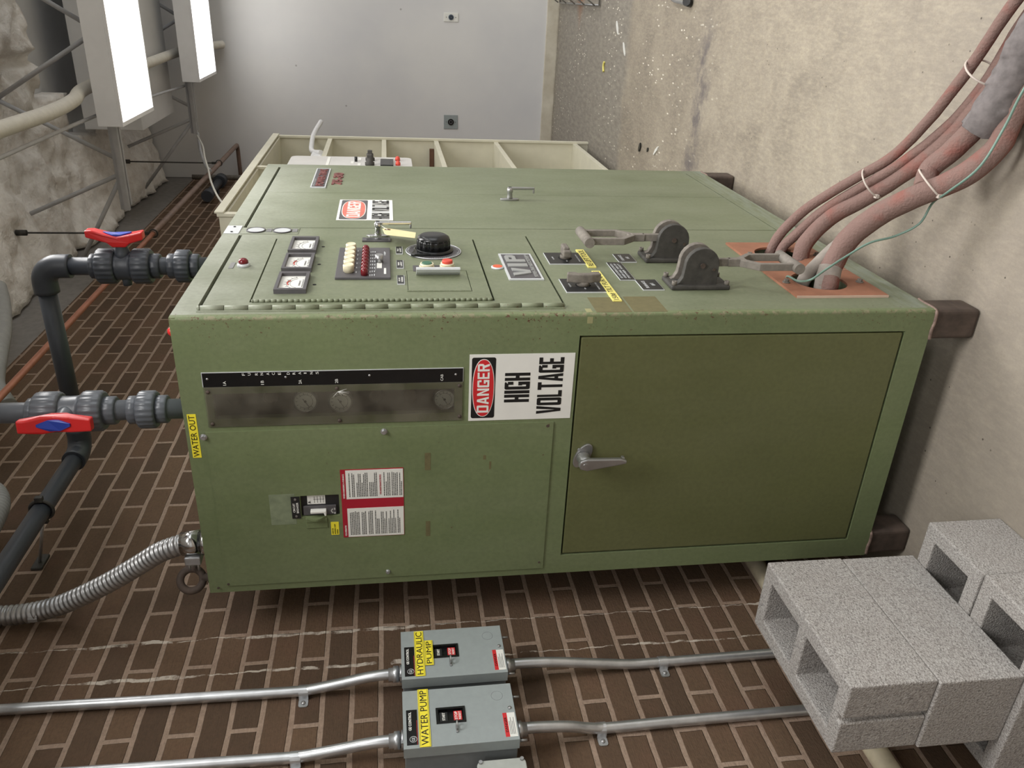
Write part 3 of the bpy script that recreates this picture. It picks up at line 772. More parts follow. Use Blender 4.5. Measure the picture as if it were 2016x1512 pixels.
# danger sign, side
def oval(c, ry, rz, n=40, pw=2.6):
    o_ = []
    for i in range(n):
        a = 2*math.pi*i/n; ca, sa = math.cos(a), math.sin(a)
        o_.append((c[0]+ry*math.copysign(abs(ca)**(2/pw), ca), c[1]+rz*math.copysign(abs(sa)**(2/pw), sa)))
    return o_
def rrect(u0, u1, v0, v1, r_, n=5):
    o_ = []
    for cx, cy, a0 in ((u1-r_, v1-r_, 0), (u0+r_, v1-r_, 90), (u0+r_, v0+r_, 180), (u1-r_, v0+r_, 270)):
        for i in range(n+1): a = R(a0+90*i/n); o_.append((cx+r_*math.cos(a), cy+r_*math.sin(a)))
    return o_
p = plate('danger_sign', 'A', .096, .266, 1.006, 1.250, 0, .0012, 'white', cab, 'white DANGER HIGH VOLTAGE sign on the side')
b = MB(); b.prism(rrect(.1035, .2590, 1.1895, 1.2445, .005), 'x', -.0016, -.0012); ob('black_field', b, 'ink', p)
b = MB(); b.prism(oval((.1812, 1.2170), .0740, .0255, pw=2.3), 'x', -.0020, -.0016); ob('white_rim', b, 'white', p)
b = MB(); b.prism(oval((.1812, 1.2170), .0722, .0238, pw=2.3), 'x', -.0024, -.0020); ob('red_oval', b, 'red', p)
ob('danger_word', block_word(MB(), 'DANGER', 'A', .2440, .1190, 1.2035, 1.2310, -.0024, .0004, .27, .17, .16), 'white', p)
ob('high_word', block_word(MB(), 'HIGH', 'A', .2195, .1435, 1.1085, 1.1675, -.0012, .0004, .38, .13, .15), 'ink', p)
ob('voltage_word', block_word(MB(), 'VOLTAGE', 'A', .2520, .1060, 1.0310, 1.0895, -.0012, .0004, .35, .10, .15), 'ink', p)
# gauge window
b = MB(); b.box(-.0030, -.0008, .163, .2625, 1.2645, 1.8325, .0008)
gw = ob('gauge_window', b, 'acrylic', cab, 'scratched clear sheet screwed over the gauge slot')
b = MB()
for y, z in ((.174, 1.824), (.172, 1.547), (.172, 1.272), (.254, 1.823), (.254, 1.545), (.252, 1.271)):
    b.lathe((-.003, y, z), (-1, 0, 0), [(.0045, 0), (.0042, .0018), (.001, .0028)], 12)
ob('screw', b, 'rust', gw)
b = MB()
rn = random.Random(5)
for k in range(7):
    a = rn.uniform(2.4, 5.2); l_ = rn.uniform(.010, .026)
    b.tube([(-.0034, .180, 1.545), (-.0034, .180-l_*math.cos(a)*.9, 1.545+l_*math.sin(a))], .0004, 5, cr=False)
ob('crack', b, 'white', gw, 'white star crack')
b = MB(); b.box(.135, .140, .10, .36, 1.25, 1.85); ob('gauge_backplate', b, simple('steel_liner', rgb(112, 104, 96), .35, .6, .1, 6, 0), cab)
def gauge(y, z, r_, name='pressure_gauge'):
    b = MB(); b.lathe((.10, y, z), (-1, 0, 0), [(r_*.95, 0), (r_, .01), (r_, .020), (r_*.88, .022), (r_*.86, .018)], 32)
    g = ob(name, b, 'steel', cab)
    b = MB(); b.cyl((.0825, y, z), (.0812, y, z), r_*.87, n=32); ob('dial_face', b, 'white', g)
    b = MB()
    for k in range(11):
        a = R(-45+27*k); b.tube([(.081, y+r_*.62*math.cos(a), z+r_*.62*math.sin(a)), (.081, y+r_*.78*math.cos(a), z+r_*.78*math.sin(a))], .0005, 5, cr=False)
    b.torus((.081, y, z), (1, 0, 0), r_*.6, .0005, 28, 5, R(-45), R(225))
    b.tube([(.0805, y-r_*.25, z+r_*.2), (.0805, y+r_*.55, z-r_*.3)], .0008, 6, cr=False); b.cyl((.081, y, z), (.079, y, z), .003, n=10)
    ob('needle_and_scale', b, 'ink', g)
gauge(.246, 1.628, .029); gauge(.249, 1.547, .029); gauge(.250, 1.300, .028)
for y, z in ((.230, 1.786), (.232, 1.706), (.235, 1.463), (.235, 1.383)):
    b = MB(); b.cyl((.12, y+.02, z), (.085, y, z), .011, n=20); b.lathe((.09, y, z), (-1, 0, 0), [(.014, 0), (.017, .004), (.017, .012), (.012, .013)], 24)
    ob('drain_fitting', b, 'rust', cab)
# furnace drains label strip
p = plate('furnace_drains_label', 'A', .1275, .1625, 1.2635, 1.8335, 0, .0018, 'silverB', cab, 'tall black strip reading FURNACE DRAINS')
plate('black_field', 'A', .1290, .1625, 1.2645, 1.8320, -.0018, .0003, 'blackp', p)
b = MB(); F = 'FURNACE DRAINS'; px = [400, 438, 485, 520, 560, 597, 637, 660, 695, 733, 772, 808, 850, 888]
for ch, q in zip(F, px):
    if ch != ' ':
        z = 1.745-(q-400)/488*.157; wd = .0011 if ch == 'I' else .0028; letters(b, ch, 'A', .1330+wd, .1330-wd, z-.003, z+.003, -.0021, .0003)
for s_, z in (('1A', 1.787), ('1B', 1.707), ('2A', 1.626), ('2B', 1.547)): letters(b, s_, 'A', .1590, .1490, z-.0032, z+.0032, -.0021, .0003)
letters(b, 'CAB', 'A', .1590, .1430, 1.3095, 1.3155, -.0021, .0003)
ob('lettering', b, 'white', p)
b = MB()
for y, z in ((.143, 1.822), (.142, 1.656), (.142, 1.474), (.144, 1.281)): b.lathe((-.0021, y, z), (-1, 0, 0), [(.003, 0), (.0028, .001), (.001, .002)], 12)
ob('screw', b, 'steel', p)

# ---- legs, eyebolt, cap
for x, y in ((0.001, .002), (0.001, WA-.078), (WB-.082, .002), (WB-.082, WA-.078)):
    b = MB(); b.box(x, x+.080, y, y+.076, 0, Z0, .010, 3); lg = ob('leg', b, 'rust', cab, 'rusty square steel leg')
    b = MB(); y0 = y if y < .3 else y
    b.tube([(x-.001, y+.074, Z0-.003), (x-.002, y+.05, Z0-.001), (x-.001, y+.03, Z0-.004), (x-.001, y+.004, Z0-.002), (x+.02, y-.001, Z0-.003), (x+.05, y-.001, Z0-.001), (x+.076, y-.001, Z0-.003)], .004, 8)
    ob('weld_bead', b, 'weld', lg)
b = MB(); b.torus((.034, .716, T+.049), (.80, .60, .1), .0270, .0095, 36, 14); b.lathe((.036, .712, T), (0, 0, 1), [(.016, 0), (.016, .006), (.010, .010), (.009, .024)], 24)
ob('lifting_eye', b, 'rust', cab, 'brown cast lifting eye on the top corner')
b = MB(); b.lathe((.035, .045, T), (0, 0, 1), [(.011, 0), (.011, .008), (.006, .014)], 20); ob('red_cap', b, 'valvered', cab, 'small red cap')

# ---- front (face towards -y)
FD = -.0010
# tall doors
d1 = ob('tall_door', MB().box(.7075, 1.1510, FD, .0145, .2065, 1.8290, .002), 'greenB', cab)
d2 = ob('tall_door', MB().box(1.1535, 1.5745, FD, .0145, .2065, 1.8290, .002), 'greenB', cab)
def lever(parent, x, z, top=.036, ln=.085, mat='steel'):
    b = MB()
    b.prism([(x+.011*math.cos(2*math.pi*i/24), z+.033*math.sin(2*math.pi*i/24)) for i in range(24)], 'y', -.007, FD, .0012)
    b.lathe((x, -.006, z), (0, -1, 0), [(.0105, 0), (.0095, .008), (.0085, top*.6), (.0105, top*.65), (.0105, top-.002), (.006, top+.004)], 24)
    b.prism([(x-.008, z+.008), (x+.008, z+.008), (x+.006, z-ln*.6), (x+.004, z-ln), (x-.004, z-ln), (x-.006, z-ln*.6)], 'y', -top-.010, -top-.001, .0025)
    b.box(x-.004, x+.004, -top-.002, -top+.010, z-ln, z-ln+.006, .001)
    return ob('lever_handle', b, mat, parent, 'grey metal lever handle')
lever(d1, 1.072, 1.013)
# control door with inner door
cd = MB(); cd.slabs(.055, .6245, 1.0305, 1.8285, [(.0860, .5885, 1.1855, 1.7330)], FD, .0145)
cdo = ob('control_door', cd, 'greenB', cab)
idr = MB(); idr.slabs(.0905, .5850, 1.1905, 1.7280, [(.1430, .2980, 1.2320, 1.3830)], FD-.0025, .012)
ido = ob('instrument_door', idr, 'greenB', cab)
b = MB(); b.box(.1442, .2968, FD-.0025, .010, 1.2332, 1.3818, .001); ob('access_flap', b, 'greenB', cab)
b = MB(); b.box(.056, .624, .0145, .030, 1.032, 1.827); ob('gap_shade_sheet', b, 'dark', cab)  # added near-black sheet, paints the shade inside the door gaps
lever(cdo, .611, 1.455, .036, .095, 'chrome')
tg = thing('paper_tag', 'cream paper tag hanging from the chrome handle on the cabinet front', 'tag', (.56, -.03, 1.35))
b = MB(); q4 = [(.604, -.0290, 1.4330), (.596, -.0285, 1.4425), (.528, -.0330, 1.4360), (.512, -.0345, 1.4300), (.487, -.0330, 1.3550), (.560, -.0280, 1.3500)]
b.faces(q4+[(x, y-.0006, z) for x, y, z in q4], [(0, 1, 2, 3, 4, 5), (11, 10, 9, 8, 7, 6)]+[(i, (i+1) % 6, (i+1) % 6+6, i+6) for i in range(6)]); ob('tag_card', b, 'tag', tg)
b = MB(); b.lathe((.578, -.0300, 1.4280), (-.05, -1, 0), [(.0085, 0), (.0085, .0012)], 20); ob('reinforcing_ring', b, 'woodstick', tg)
b = MB(); b.tube([(.578, -.0315, 1.4280), (.596, -.034, 1.440), (.611, -.036, 1.448)], .0008, 6); ob('string', b, 'white', tg)
# hinges
b = MB(); z = 1.0310; k = 0
while z < 1.832:
    z2 = min(z+.0495, 1.834); rr = .0068 if k % 2 else .0064
    b.cyl((.0440, -.0030, z+.0004), (.0440, -.0030, z2-.0004), rr, n=16); z = z2+.0003; k += 1
b.box(.030, .056, -.0015, .0, 1.031, 1.834)
ob('piano_hinge', b, 'greenB', cab)
b = MB(); z = 1.1905; k = 0
while z < 1.727:
    z2 = min(z+.0122, 1.728); b.cyl((.0868, -.0036, z+.0003), (.0868, -.0036, z2-.0003), .0037 if k % 2 else .0034, n=10); z = z2+.0002; k += 1
ob('fine_hinge', b, 'greenB', cab)
b = MB(); z = 1.236; k = 0
while z < 1.378:
    b.cyl((.1442, -.0042, z), (.1442, -.0042, z+.0115), .0022 if k % 2 else .0018, n=8); z += .0125; k += 1
ob('flap_hinge', b, 'greenB', cab)
# three square meters
Y0 = FD-.0025
for k, (x0, x1, nm) in enumerate(((.439, .569, 'KILOWATTS'), (.287, .415, 'AC VOLTS'), (.133, .262, 'FREQUENCY'))):
    b = MB(); b.slabs(x0, x1, 1.614, 1.686, [(x0+.010, x1-.012, 1.622, 1.679)], Y0-.011, Y0)
    mt = ob('panel_meter', b, 'charcoal', cab, 'square black-rimmed meter with white dial')
    b = MB(); b.box(x0+.010, x1-.012, Y0-.003, Y0, 1.622, 1.679); ob('dial_face', b, 'white', mt)
    b = MB(); cx = (x0+x1)/2; d = Y0-.0032
    b.torus((cx, d, 1.634), (0, 1, 0), .030, .0005, 24, 5, R(200), R(340)) if False else None
    pts = [(cx+.042*math.cos(R(a)), d, 1.632+.032*math.sin(R(a))) for a in range(20, 161, 10)]; b.tube(pts, .0005, 5, 2)
    pts = [(cx+.034*math.cos(R(a)), d, 1.632+.024*math.sin(R(a))) for a in range(20, 161, 10)]; b.tube(pts, .0004, 5, 2)
    for a in range(20, 161, 20): b.tube([(cx+.042*math.cos(R(a)), d, 1.632+.032*math.sin(R(a))), (cx+.048*math.cos(R(a)), d, 1.632+.038*math.sin(R(a)))], .0005, 5, cr=False)
    letters(b, nm, 'B', cx-.028, cx+.028, 1.6250, 1.6285, d, .0002); letters(b, 'FURNACE', 'B', cx-.018, cx+.018, 1.6320, 1.6360, d, .0002)
    ob('scale_print', b, 'charcoal', mt)
    if k: 
        b = MB(); b.tube([(cx+.026*math.cos(R(a)), d-.0004, 1.636+.026*math.sin(R(a))) for a in range(50, 121, 10)], .0013, 6, 2)
        ob('red_arc', b, 'redbtn', mt)
b = MB()
for x in (.504, .350, .195): b.cyl((x, Y0, 1.600), (x, Y0-.0006, 1.600), .0045, n=14)
ob('drilled_hole', b, 'dark', cab)
# charcoal sub-panel with push buttons and lights
b = MB(); b.box(.229, .478, Y0-.006, Y0, 1.4225, 1.5550, .001); cp = ob('button_panel', b, 'charcoal', cab, 'charcoal panel of cream buttons and dark red lamps')
YP = Y0-.006
for k in range(6):
    x = .446-k*(.446-.270)/5; b = MB()
    b.lathe((x, YP, 1.5235), (0, -1, 0), [(.0105, 0), (.0105, .003), (.0135, .003), (.0135, .018), (.0115, .021), (.011, .0195)], 20)
    ob('cream_button', b, 'cream', cp)
for k in range(8):
    x = .437-k*(.437-.248)/7; b = MB()
    b.lathe((x, YP, 1.4850), (0, -1, 0), [(.0092, 0), (.0092, .010), (.0080, .015), (.0045, .0185), (.001, .0195)], 18)
    ob('indicator_lamp', b, 'maroon', cp)
b = MB(); b.cyl((.350, YP, 1.4500), (.350, YP-.020, 1.4500), .0098, n=20); ob('selector_button', b, 'steel', cp)
b = MB(); b.box(.300, .352, YP-.0006, YP, 1.4435, 1.4560); b.box(.356, .368, YP-.0006, YP, 1.4435, 1.4560)
b.box(.255, .300, YP-.0005, YP, 1.4330, 1.4385); ob('paper_sticker', b, 'white', cp)
b = MB(); rn = random.Random(9)
for k in range(8):
    x = .437-k*.027
    for z in (1.4720, 1.4670, 1.4615): b.box(x-.006-rn.random()*.003, x+.004+rn.random()*.003, YP-.0004, YP, z-.0011, z+.0011)
    if k < 6: b.box(.446-k*.0352-.006, .446-k*.0352+.005, YP-.0004, YP, 1.5045, 1.5070)
letters(b, 'HIP', 'B', .410, .440, 1.4335, 1.4385, YP, .0004, .02); b.box(.28, .385, YP-.0004, YP, 1.4590, 1.4595)
ob('panel_print', b, 'silverB', cp)
for (x0, x1, s1, s2) in ((.435, .501, 'VOLT', 'LIMIT'), (.313, .379, 'VOLTAGE', 'LIMIT'), (.191, .257, 'KW', 'METERING')):
    p = plate('engraved_label', 'B', x0, x1, 1.389, 1.407, Y0, .0022, 'silverB', cab, 'small black engraved label with two white lines'); plate('black_field', 'B', x0+.002, x1-.001, 1.3905, 1.4065, Y0-.0022, .0003, 'black', p)
    xm = (x0+x1)/2; text([(s1, xm-.013, xm+.013, 1.3995, 1.4035), (s2, xm-.018, xm+.018, 1.3930, 1.3970)], 'B', 0, 0, 0, 0, Y0-.0025, 'white', p, .01)
# big power dial
b = MB(); b.lathe((.462, Y0, 1.3065), (0, -1, 0), [(.075, 0), (.075, .002), (.072, .0026)], 64); dl = ob('power_dial', b, 'charcoal', cab, 'round graduated plate with big black fluted knob')
b = MB(); b.torus((.462, Y0-.0022, 1.3065), (0, 1, 0), .0735, .0013, 64, 6); ob('silver_rim', b, 'silverB', dl)
b = MB()
for k in range(60):
    a = R(-60+k*5); c, s_ = math.cos(a), math.sin(a); l_ = .064 if k % 5 == 0 else .0665
    b.tube([(.462-l_*s_, Y0-.0027, 1.3065-l_*c), (.462-.070*s_, Y0-.0027, 1.3065-.070*c)], .0004, 4, cr=False)
ob('graduation', b, 'silverB', dl)
b = MB(); b.lathe((.462, Y0-.0026, 1.3065), (0, -1, 0), [(.053, 0), (.053, .006), (.047, .009)], 48)
b.prism([(.462-.010, 1.3065+.050), (.462-.052, 1.3065+.062), (.462-.056, 1.3065+.052), (.462-.052, 1.3065+.01)], 'y', Y0-.010, Y0-.003, .001)
b.lathe((.462, Y0-.008, 1.3065), (0, -1, 0), [(.046, 0), (.0455, .022), (.044, .030)], 96, 16, .07)
b.lathe((.462, Y0-.034, 1.3065), (0, -1, 0), [(.0445, 0), (.042, .007), (.034, .012), (.015, .0145), (.001, .015)], 48)
ob('fluted_knob', b, 'blackp', dl)
# start / stop buttons and guard
for x, z, mt_, nm in ((.318, 1.331, 'greenbtn', 'start_button'), (.322, 1.279, 'redbtn', 'stop_button')):
    b = MB(); b.cyl((x, Y0, z), (x, Y0-.007, z), .0195, n=6, ph=.3); b.cyl((x, Y0-.007, z), (x, Y0-.013, z), .0170, n=28)
    sb = ob(nm, b, 'cream', cab); b = MB(); h_ = .0145 if mt_ == 'greenbtn' else .020
    b.lathe((x, Y0-.012, z), (0, -1, 0), [(.0135, 0), (.0135, h_-.0125), (.012, h_-.011)], 28); ob('button_cap', b, mt_, sb)
plate('button_legend', 'B', .292, .338, 1.350, 1.366, Y0, .001, 'charcoal', cab); plate('button_legend', 'B', .292, .340, 1.296, 1.312, Y0, .001, 'charcoal', cab)
b = MB(); b.prism([(.266, Y0), (.253, Y0-.010), (.247, Y0-.019), (.249, Y0-.0225), (.258, Y0-.0225), (.256, Y0-.018), (.260, Y0-.010), (.272, Y0)], 'z', 1.2520, 1.3600, .0006)
ob('button_guard', b, 'silverB', cab, 'curved aluminium guard below the two buttons')
p = plate('slotted_label', 'B', .551, .583, 1.421, 1.498, Y0, .004, 'charcoal', cab); plate('slot', 'B', .558, .576, 1.428, 1.486, Y0-.004, .0006, 'black', p)
# cover plate with two round discs
p = plate('round_cover_plate', 'B', .638, .7015, 1.679, 1.836, 0, .0012, 'greenB', cab)
for x, z in ((.671, 1.798), (.668, 1.725)):
    b = MB(); b.lathe((x, -.0012, z), (0, -1, 0), [(.0265, 0), (.0265, .003), (.0235, .003), (.0230, .0018)], 32); o_ = ob('ring', b, 'charcoal', p)
    b = MB(); b.cyl((x, -.0012, z), (x, -.0034, z), .0225, n=32); ob('disc', b, 'silverB', p)
b = MB()
for z in (1.7615, 1.690): b.box(.655, .688, -.0026, -.0012, z-.007, z+.007)
ob('tiny_plate', b, 'steel', p)
p = plate('top_splice_plate', 'B', .640, .722, 1.8415, 1.8825, 0, .0015, 'silverB', cab)
b = MB()
for x, z in ((.655, 1.862), (.708, 1.862)): b.cyl((x, -.0015, z), (x, -.003, z), .0035, n=10)
ob('screw', b, 'dark', p)
b = MB(); b.lathe((.345, FD, 1.783), (0, -1, 0), [(.016, 0), (.015, .006), (.0125, .008)], 24); pl_ = ob('pilot_lamp', b, 'silverB', cab)
b = MB(); b.lathe((.345, FD-.008, 1.783), (0, -1, 0), [(.0125, 0), (.012, .006), (.008, .011), (.001, .013)], 24); ob('lamp_dome', b, 'maroon', pl_)
plate('lamp_legend', 'B', .325, .372, 1.806, 1.817, FD, .0012, 'steel', cab)
# VIP plate
p = plate('maker_plate', 'B', .227, .443, 1.0445, 1.1325, FD, .003, 'silverB', cab, 'black and silver plate with raised letters VIP')
plate('black_field', 'B', .235, .435, 1.0500, 1.1270, FD-.003, .0004, 'charcoal', p)
for q_, a_, b2_, c_, e_ in (('V', .250, .310, 1.0700, 1.1160), ('I', .322, .346, 1.0700, 1.1210), ('P', .362, .418, 1.0700, 1.1210)):
    ob('raised_letter', block_word(MB(), q_, 'B', a_, b2_, c_, e_, FD-.0034, .003, .34, .1, .2), 'silver', p)
text('POWER-TRAK INDUCTOTHERM', 'B', .245, .428, 1.0545, 1.0650, FD-.0034, 'silver', p, .02, th=.001)
b = MB(); b.lathe((.328, FD, 1.149), (0, -1, 0), [(.0165, 0), (.0165, .003), (.0135, .0045)], 32); o_ = ob('reset_button', b, 'silverB', cab)
b = MB(); b.cyl((.328, FD-.0045, 1.149), (.328, FD-.0052, 1.149), .0125, n=28); ob('button_cap', b, 'orangebtn', o_)
# danger sign on the tall door
M['fadered'] = simple('faded_red_print', rgb(206, 112, 98), .5, 0, .15, 10, 0)
p = plate('danger_sign', 'B', .791, 1.051, 1.4110, 1.5815, FD, .001, 'white', cab, 'sun-faded DANGER HIGH VOLTAGE sign on the front')
b = MB(); b.prism(rrect(.799, 1.043, 1.4910, 1.5740, .006), 'y', FD-.0014, FD-.001); ob('black_field', b, 'charcoal', p)
b = MB(); b.prism(oval((.921, 1.5325), .114, .0375, pw=2.6), 'y', FD-.0018, FD-.0014); ob('white_rim', b, 'white', p)
b = MB(); b.prism(oval((.921, 1.5325), .111, .0350, pw=2.6), 'y', FD-.0022, FD-.0018); ob('red_oval', b, 'fadered', p)
ob('danger_word', block_word(MB(), 'DANGER', 'B', .824, 1.018, 1.5120, 1.5530, FD-.0022, .0004, .27, .17, .16), 'white', p)
ob('high_word', block_word(MB(), 'HIGH', 'B', .803, .880, 1.4220, 1.4760, FD-.001, .0004, .38, .13, .15), 'ink', p)
ob('voltage_word', block_word(MB(), 'VOLTAGE', 'B', .896, 1.042, 1.4220, 1.4760, FD-.001, .0004, .35, .10, .15), 'ink', p)
# power plates
p = plate('model_plate', 'B', 1.218, 1.543, 1.6395, 1.6915, FD, .0035, 'silverB', cab, 'raised plate reading POWER-TRAK')
plate('black_field', 'B', 1.226, 1.535, 1.6435, 1.6875, FD-.0035, .0004, 'charcoal', p)
text('POWER-TRAK', 'B', 1.236, 1.525, 1.6480, 1.6760, FD-.0039, 'redfoil', p, .03, th=.002); text('INDUCTOTHERM', 'B', 1.238, 1.36, 1.6790, 1.6850, FD-.0039, 'silver', p, .01)
text('75-30', 'B', 1.275, 1.472, 1.5860, 1.6235, FD, 'redfoil', cab, .05, 'model_number', th=.003)
# rotary switches
def switchplate(x0, x1): 
    p = plate('switch_plate', 'B', x0, x1, .9035, 1.0060, 0, .0025, 'silverB', cab, 'black legend plate of a rotary switch'); plate('black_field', 'B', x0+.002, x1-.0005, .9050, 1.0050, -.0025, .0004, 'black', p)
    xm = (x0+x1)/2
    b = MB(); letters(b, 'OFF', 'B', xm-.012, xm+.012, .986, .990, -.0029, .0003); letters(b, 'ON', 'B', xm-.03, xm-.018, .953, .957, -.0029, .0003); letters(b, 'POSITION', 'B', xm-.03, xm+.03, .918, .922, -.0029, .0003)
    ob('lettering', b, 'silverB', p)
    b = MB(); b.cyl((xm, -.0029, .955), (xm, -.0034, .955), .019, n=28); ob('bezel', b, 'dark', p); return xm
xm = switchplate(.356, .456)
b = MB(); b.cyl((xm, -.003, .955), (xm, -.012, .955), .014, n=24); b.box(xm-.014, xm+.030, -.036, -.010, .9465, .9635, .004); b.box(xm-.030, xm-.012, -.030, -.012, .944, .966, .004)
ob('switch_handle', b, 'castgrey', cab)
xm = switchplate(.135, .2345)
b = MB(); b.cyl((xm, -.003, .955), (xm, -.014, .955), .016, n=24)
b.prism([(xm-.006, .998), (xm+.012, .994), (xm+.012, .975), (xm+.004, .968), (xm+.004, .942), (xm+.012, .935), (xm+.012, .916), (xm-.006, .912), (xm-.014, .938), (xm-.014, .972)], 'y', -.034, -.012, .003)
ob('switch_handle', b, 'castgrey', cab)
p = plate('yellow_tape_label', 'B', .328, .485, .8865, .9085, 0, .0034, 'paleyellow', cab, 'yellow tape label by the upper rotary switch'); text('RE LIFT TOOL', 'B', .335, .478, .8900, .9050, -.0034, 'ink', p)
p = plate('yellow_tape_label', 'B', .074, .295, .8860, .9075, 0, .0034, 'paleyellow', cab, 'yellow tape label reading 150# TILT FURNACE'); text('150# TILT FURNACE', 'B', .080, .289, .8895, .9040, -.0034, 'ink', p)
for x0, x1, z0, z1, tx in ((.373, .447, .763, .812, [('FURNACE', .386, .434, .793, .801), ('#2', .402, .418, .775, .784)]),
                           (.150, .227, .757, .811, [('FURNACE', .163, .215, .791, .799), ('#1', .180, .197, .771, .781)]),
                           (.2245, .3705, .809, .849, [('DO NOT OPERATE SWITCH', .238, .357, .838, .844), ('UNDER LOAD. TURN OFF', .238, .357, .828, .834), ('POWER FIRST', .238, .357, .818, .824)])):
    p = plate('engraved_label', 'B', x0, x1, z0, z1, 0, .0022, 'silverB', cab, 'black engraved label beside the knife switches'); plate('black_field', 'B', x0+.0015, x1-.0005, z0+.001, z1-.0005, -.0022, .0003, 'black', p)
    text(tx, 'B', 0, 0, 0, 0, -.0025, 'silverB', p)
b = MB(); b.box(.006, .104, -.0004, 0, .880, .963); b.box(.007, .108, -.0004, 0, .795, .875); ob('adhesive_patch', b, 'ghost', cab, 'two brownish squares of old adhesive')
b = MB(); b.box(.008, .030, -.0004, 0, .972, .986); b.box(-.0004, 0, .008, .024, .972, .985); ob('clear_tape', b, 'tape', cab)

# knife switches: cheeks, slotted body, lever with D-grip
def knife(xc, zc, sgn, label):
    b = MB(); b.prism([(zc-.076, -.013), (zc-.072, -.015), (zc+.072, -.015), (zc+.079, -.004), (zc+.079, 0), (zc-.079, 0), (zc-.079, -.004)], 'z', 0, 0) if False else None
    b.box(xc-.042, xc+.042, -.012, 0, zc-.076, zc+.076, .004)
    ks = ob('transfer_switch', b, 'castdark', cab, label)
    for dx in (-.021, .021):
        pr = [(zc-.041, -.010), (zc+.060, -.010), (zc+.048, -.020), (zc+.043, -.034)]
        # prism over (y,z) at constant x
        yz = [(-.010, zc-.043), (-.010, zc+.066), (-.016, zc+.054), (-.030, zc+.046), (-.058, zc+.043)]
        yz += [(-.060-.043*math.sin(R(a)), zc+.043*math.cos(R(a))) for a in range(10, 171, 16)]+[(-.058, zc-.043)]
        c = MB(); c.prism(yz, 'x', xc+dx-.0085, xc+dx+.0085, .0015); ch = ob('cheek', c, 'castgrey' if dx > 0 else 'castdark', ks)
    c = MB(); c.cyl((xc-.030, -.060, zc), (xc-.033, -.060, zc), .0065, n=16); c.cyl((xc-.030, -.050, zc-.030), (xc-.0315, -.050, zc-.030), .004, n=12)
    ob('pivot_pin', c, 'rust', ks)
    c = MB()
    for dx in (-.033, .033):
        for dz in (-.068, .068): c.lathe((xc+dx, -.012, zc+dz), (0, -1, 0), [(.0062, 0), (.0062, .010), (.0035, .010), (.0035, .006)], 16)
    ob('socket_bolt', c, 'castgrey', ks)
    # lever
    y = -.060; z = lambda d: zc+sgn*d
    def bb(m_, x0, x1, y0, y1, a, c_, bev=.002): m_.box(x0, x1, y0, y1, min(a, c_), max(a, c_), bev)
    c = MB(); bb(c, xc-.006, xc+.006, y-.010, y+.010, z(0), z(.082)); bb(c, xc-.009, xc+.009, y-.010, y+.010, z(.075), z(.112))
    c.prism([(xc-.012, z(.105)), (xc+.012, z(.105)), (xc+.046, z(.142)), (xc+.046, z(.240)), (xc+.034, z(.240)), (xc+.034, z(.148)), (xc+.008, z(.122)), (xc-.008, z(.122)), (xc-.034, z(.148)), (xc-.034, z(.240)), (xc-.046, z(.240)), (xc-.046, z(.142))], 'y', y-.009, y+.009, .0015)
    lv = ob('lever_arm', c, 'dust', ks)
    c = MB(); c.cyl((xc-.060, y, z(.240)), (xc+.060, y, z(.240)), .0135, n=24); ob('hand_grip', c, 'dust', ks)
    return ks
knife(.190, .664, -1, 'cast knife switch with its D-handle down')
knife(.410, .664, 1, 'cast knife switch with its D-handle up')
# orange boards with round cable holes
def board(x0, x1, cx):
    z0, z1, cz, r_ = .196, .440, .326, .070
    b = MB(); n = 48; bm = b.bm; ring = []
    for d in (0, -.006):
        O = []; I_ = []
        for i in range(n):
            a = 2*math.pi*(i+.5)/n; c, s_ = math.cos(a), math.sin(a)
            I_.append(bm.verts.new((cx+r_*c, d, cz+r_*s_)))
            t1 = ((x1-cx)/c if c > 0 else (x0-cx)/c) if abs(c) > 1e-9 else 1e9; t2 = ((z1-cz)/s_ if s_ > 0 else (z0-cz)/s_) if abs(s_) > 1e-9 else 1e9
            t_ = min(t1, t2); O.append([cx+t_*c, d, cz+t_*s_])
        for X in (x0, x1):
            for Z in (z0, z1):
                k = min(range(n), key=lambda q: (O[q][0]-X)**2+(O[q][2]-Z)**2); O[k] = [X, d, Z]
        ring.append(([bm.verts.new(o_) for o_ in O], I_))
    for i in range(n):
        j = (i+1) % n; (O0, I0), (O1, I1) = ring
        for q in ((O0[i], O0[j], I0[j], I0[i]), (O1[i], O1[j], I1[j], I1[i]), (O0[i], O0[j], O1[j], O1[i]), (I0[i], I0[j], I1[j], I1[i])): bm.faces.new(q)
    p = ob('cable_board', b, 'orange', cab, 'orange-brown board with a round cable hole')
    c = MB(); c.box(x0-.0006, x0+.0004, -.0062, 0, z0, z1); ob('board_edge', c, 'boardedge', p)
    c = MB()
    for z in (.219, .4215): hexbolt(c, ((x0+x1)/2, -.006, z), (0, -1, 0), .0065, .009)
    ob('bolt', c, 'castgrey', p)
board(.089, .2885, .2000); board(.2915, .551, .4320)

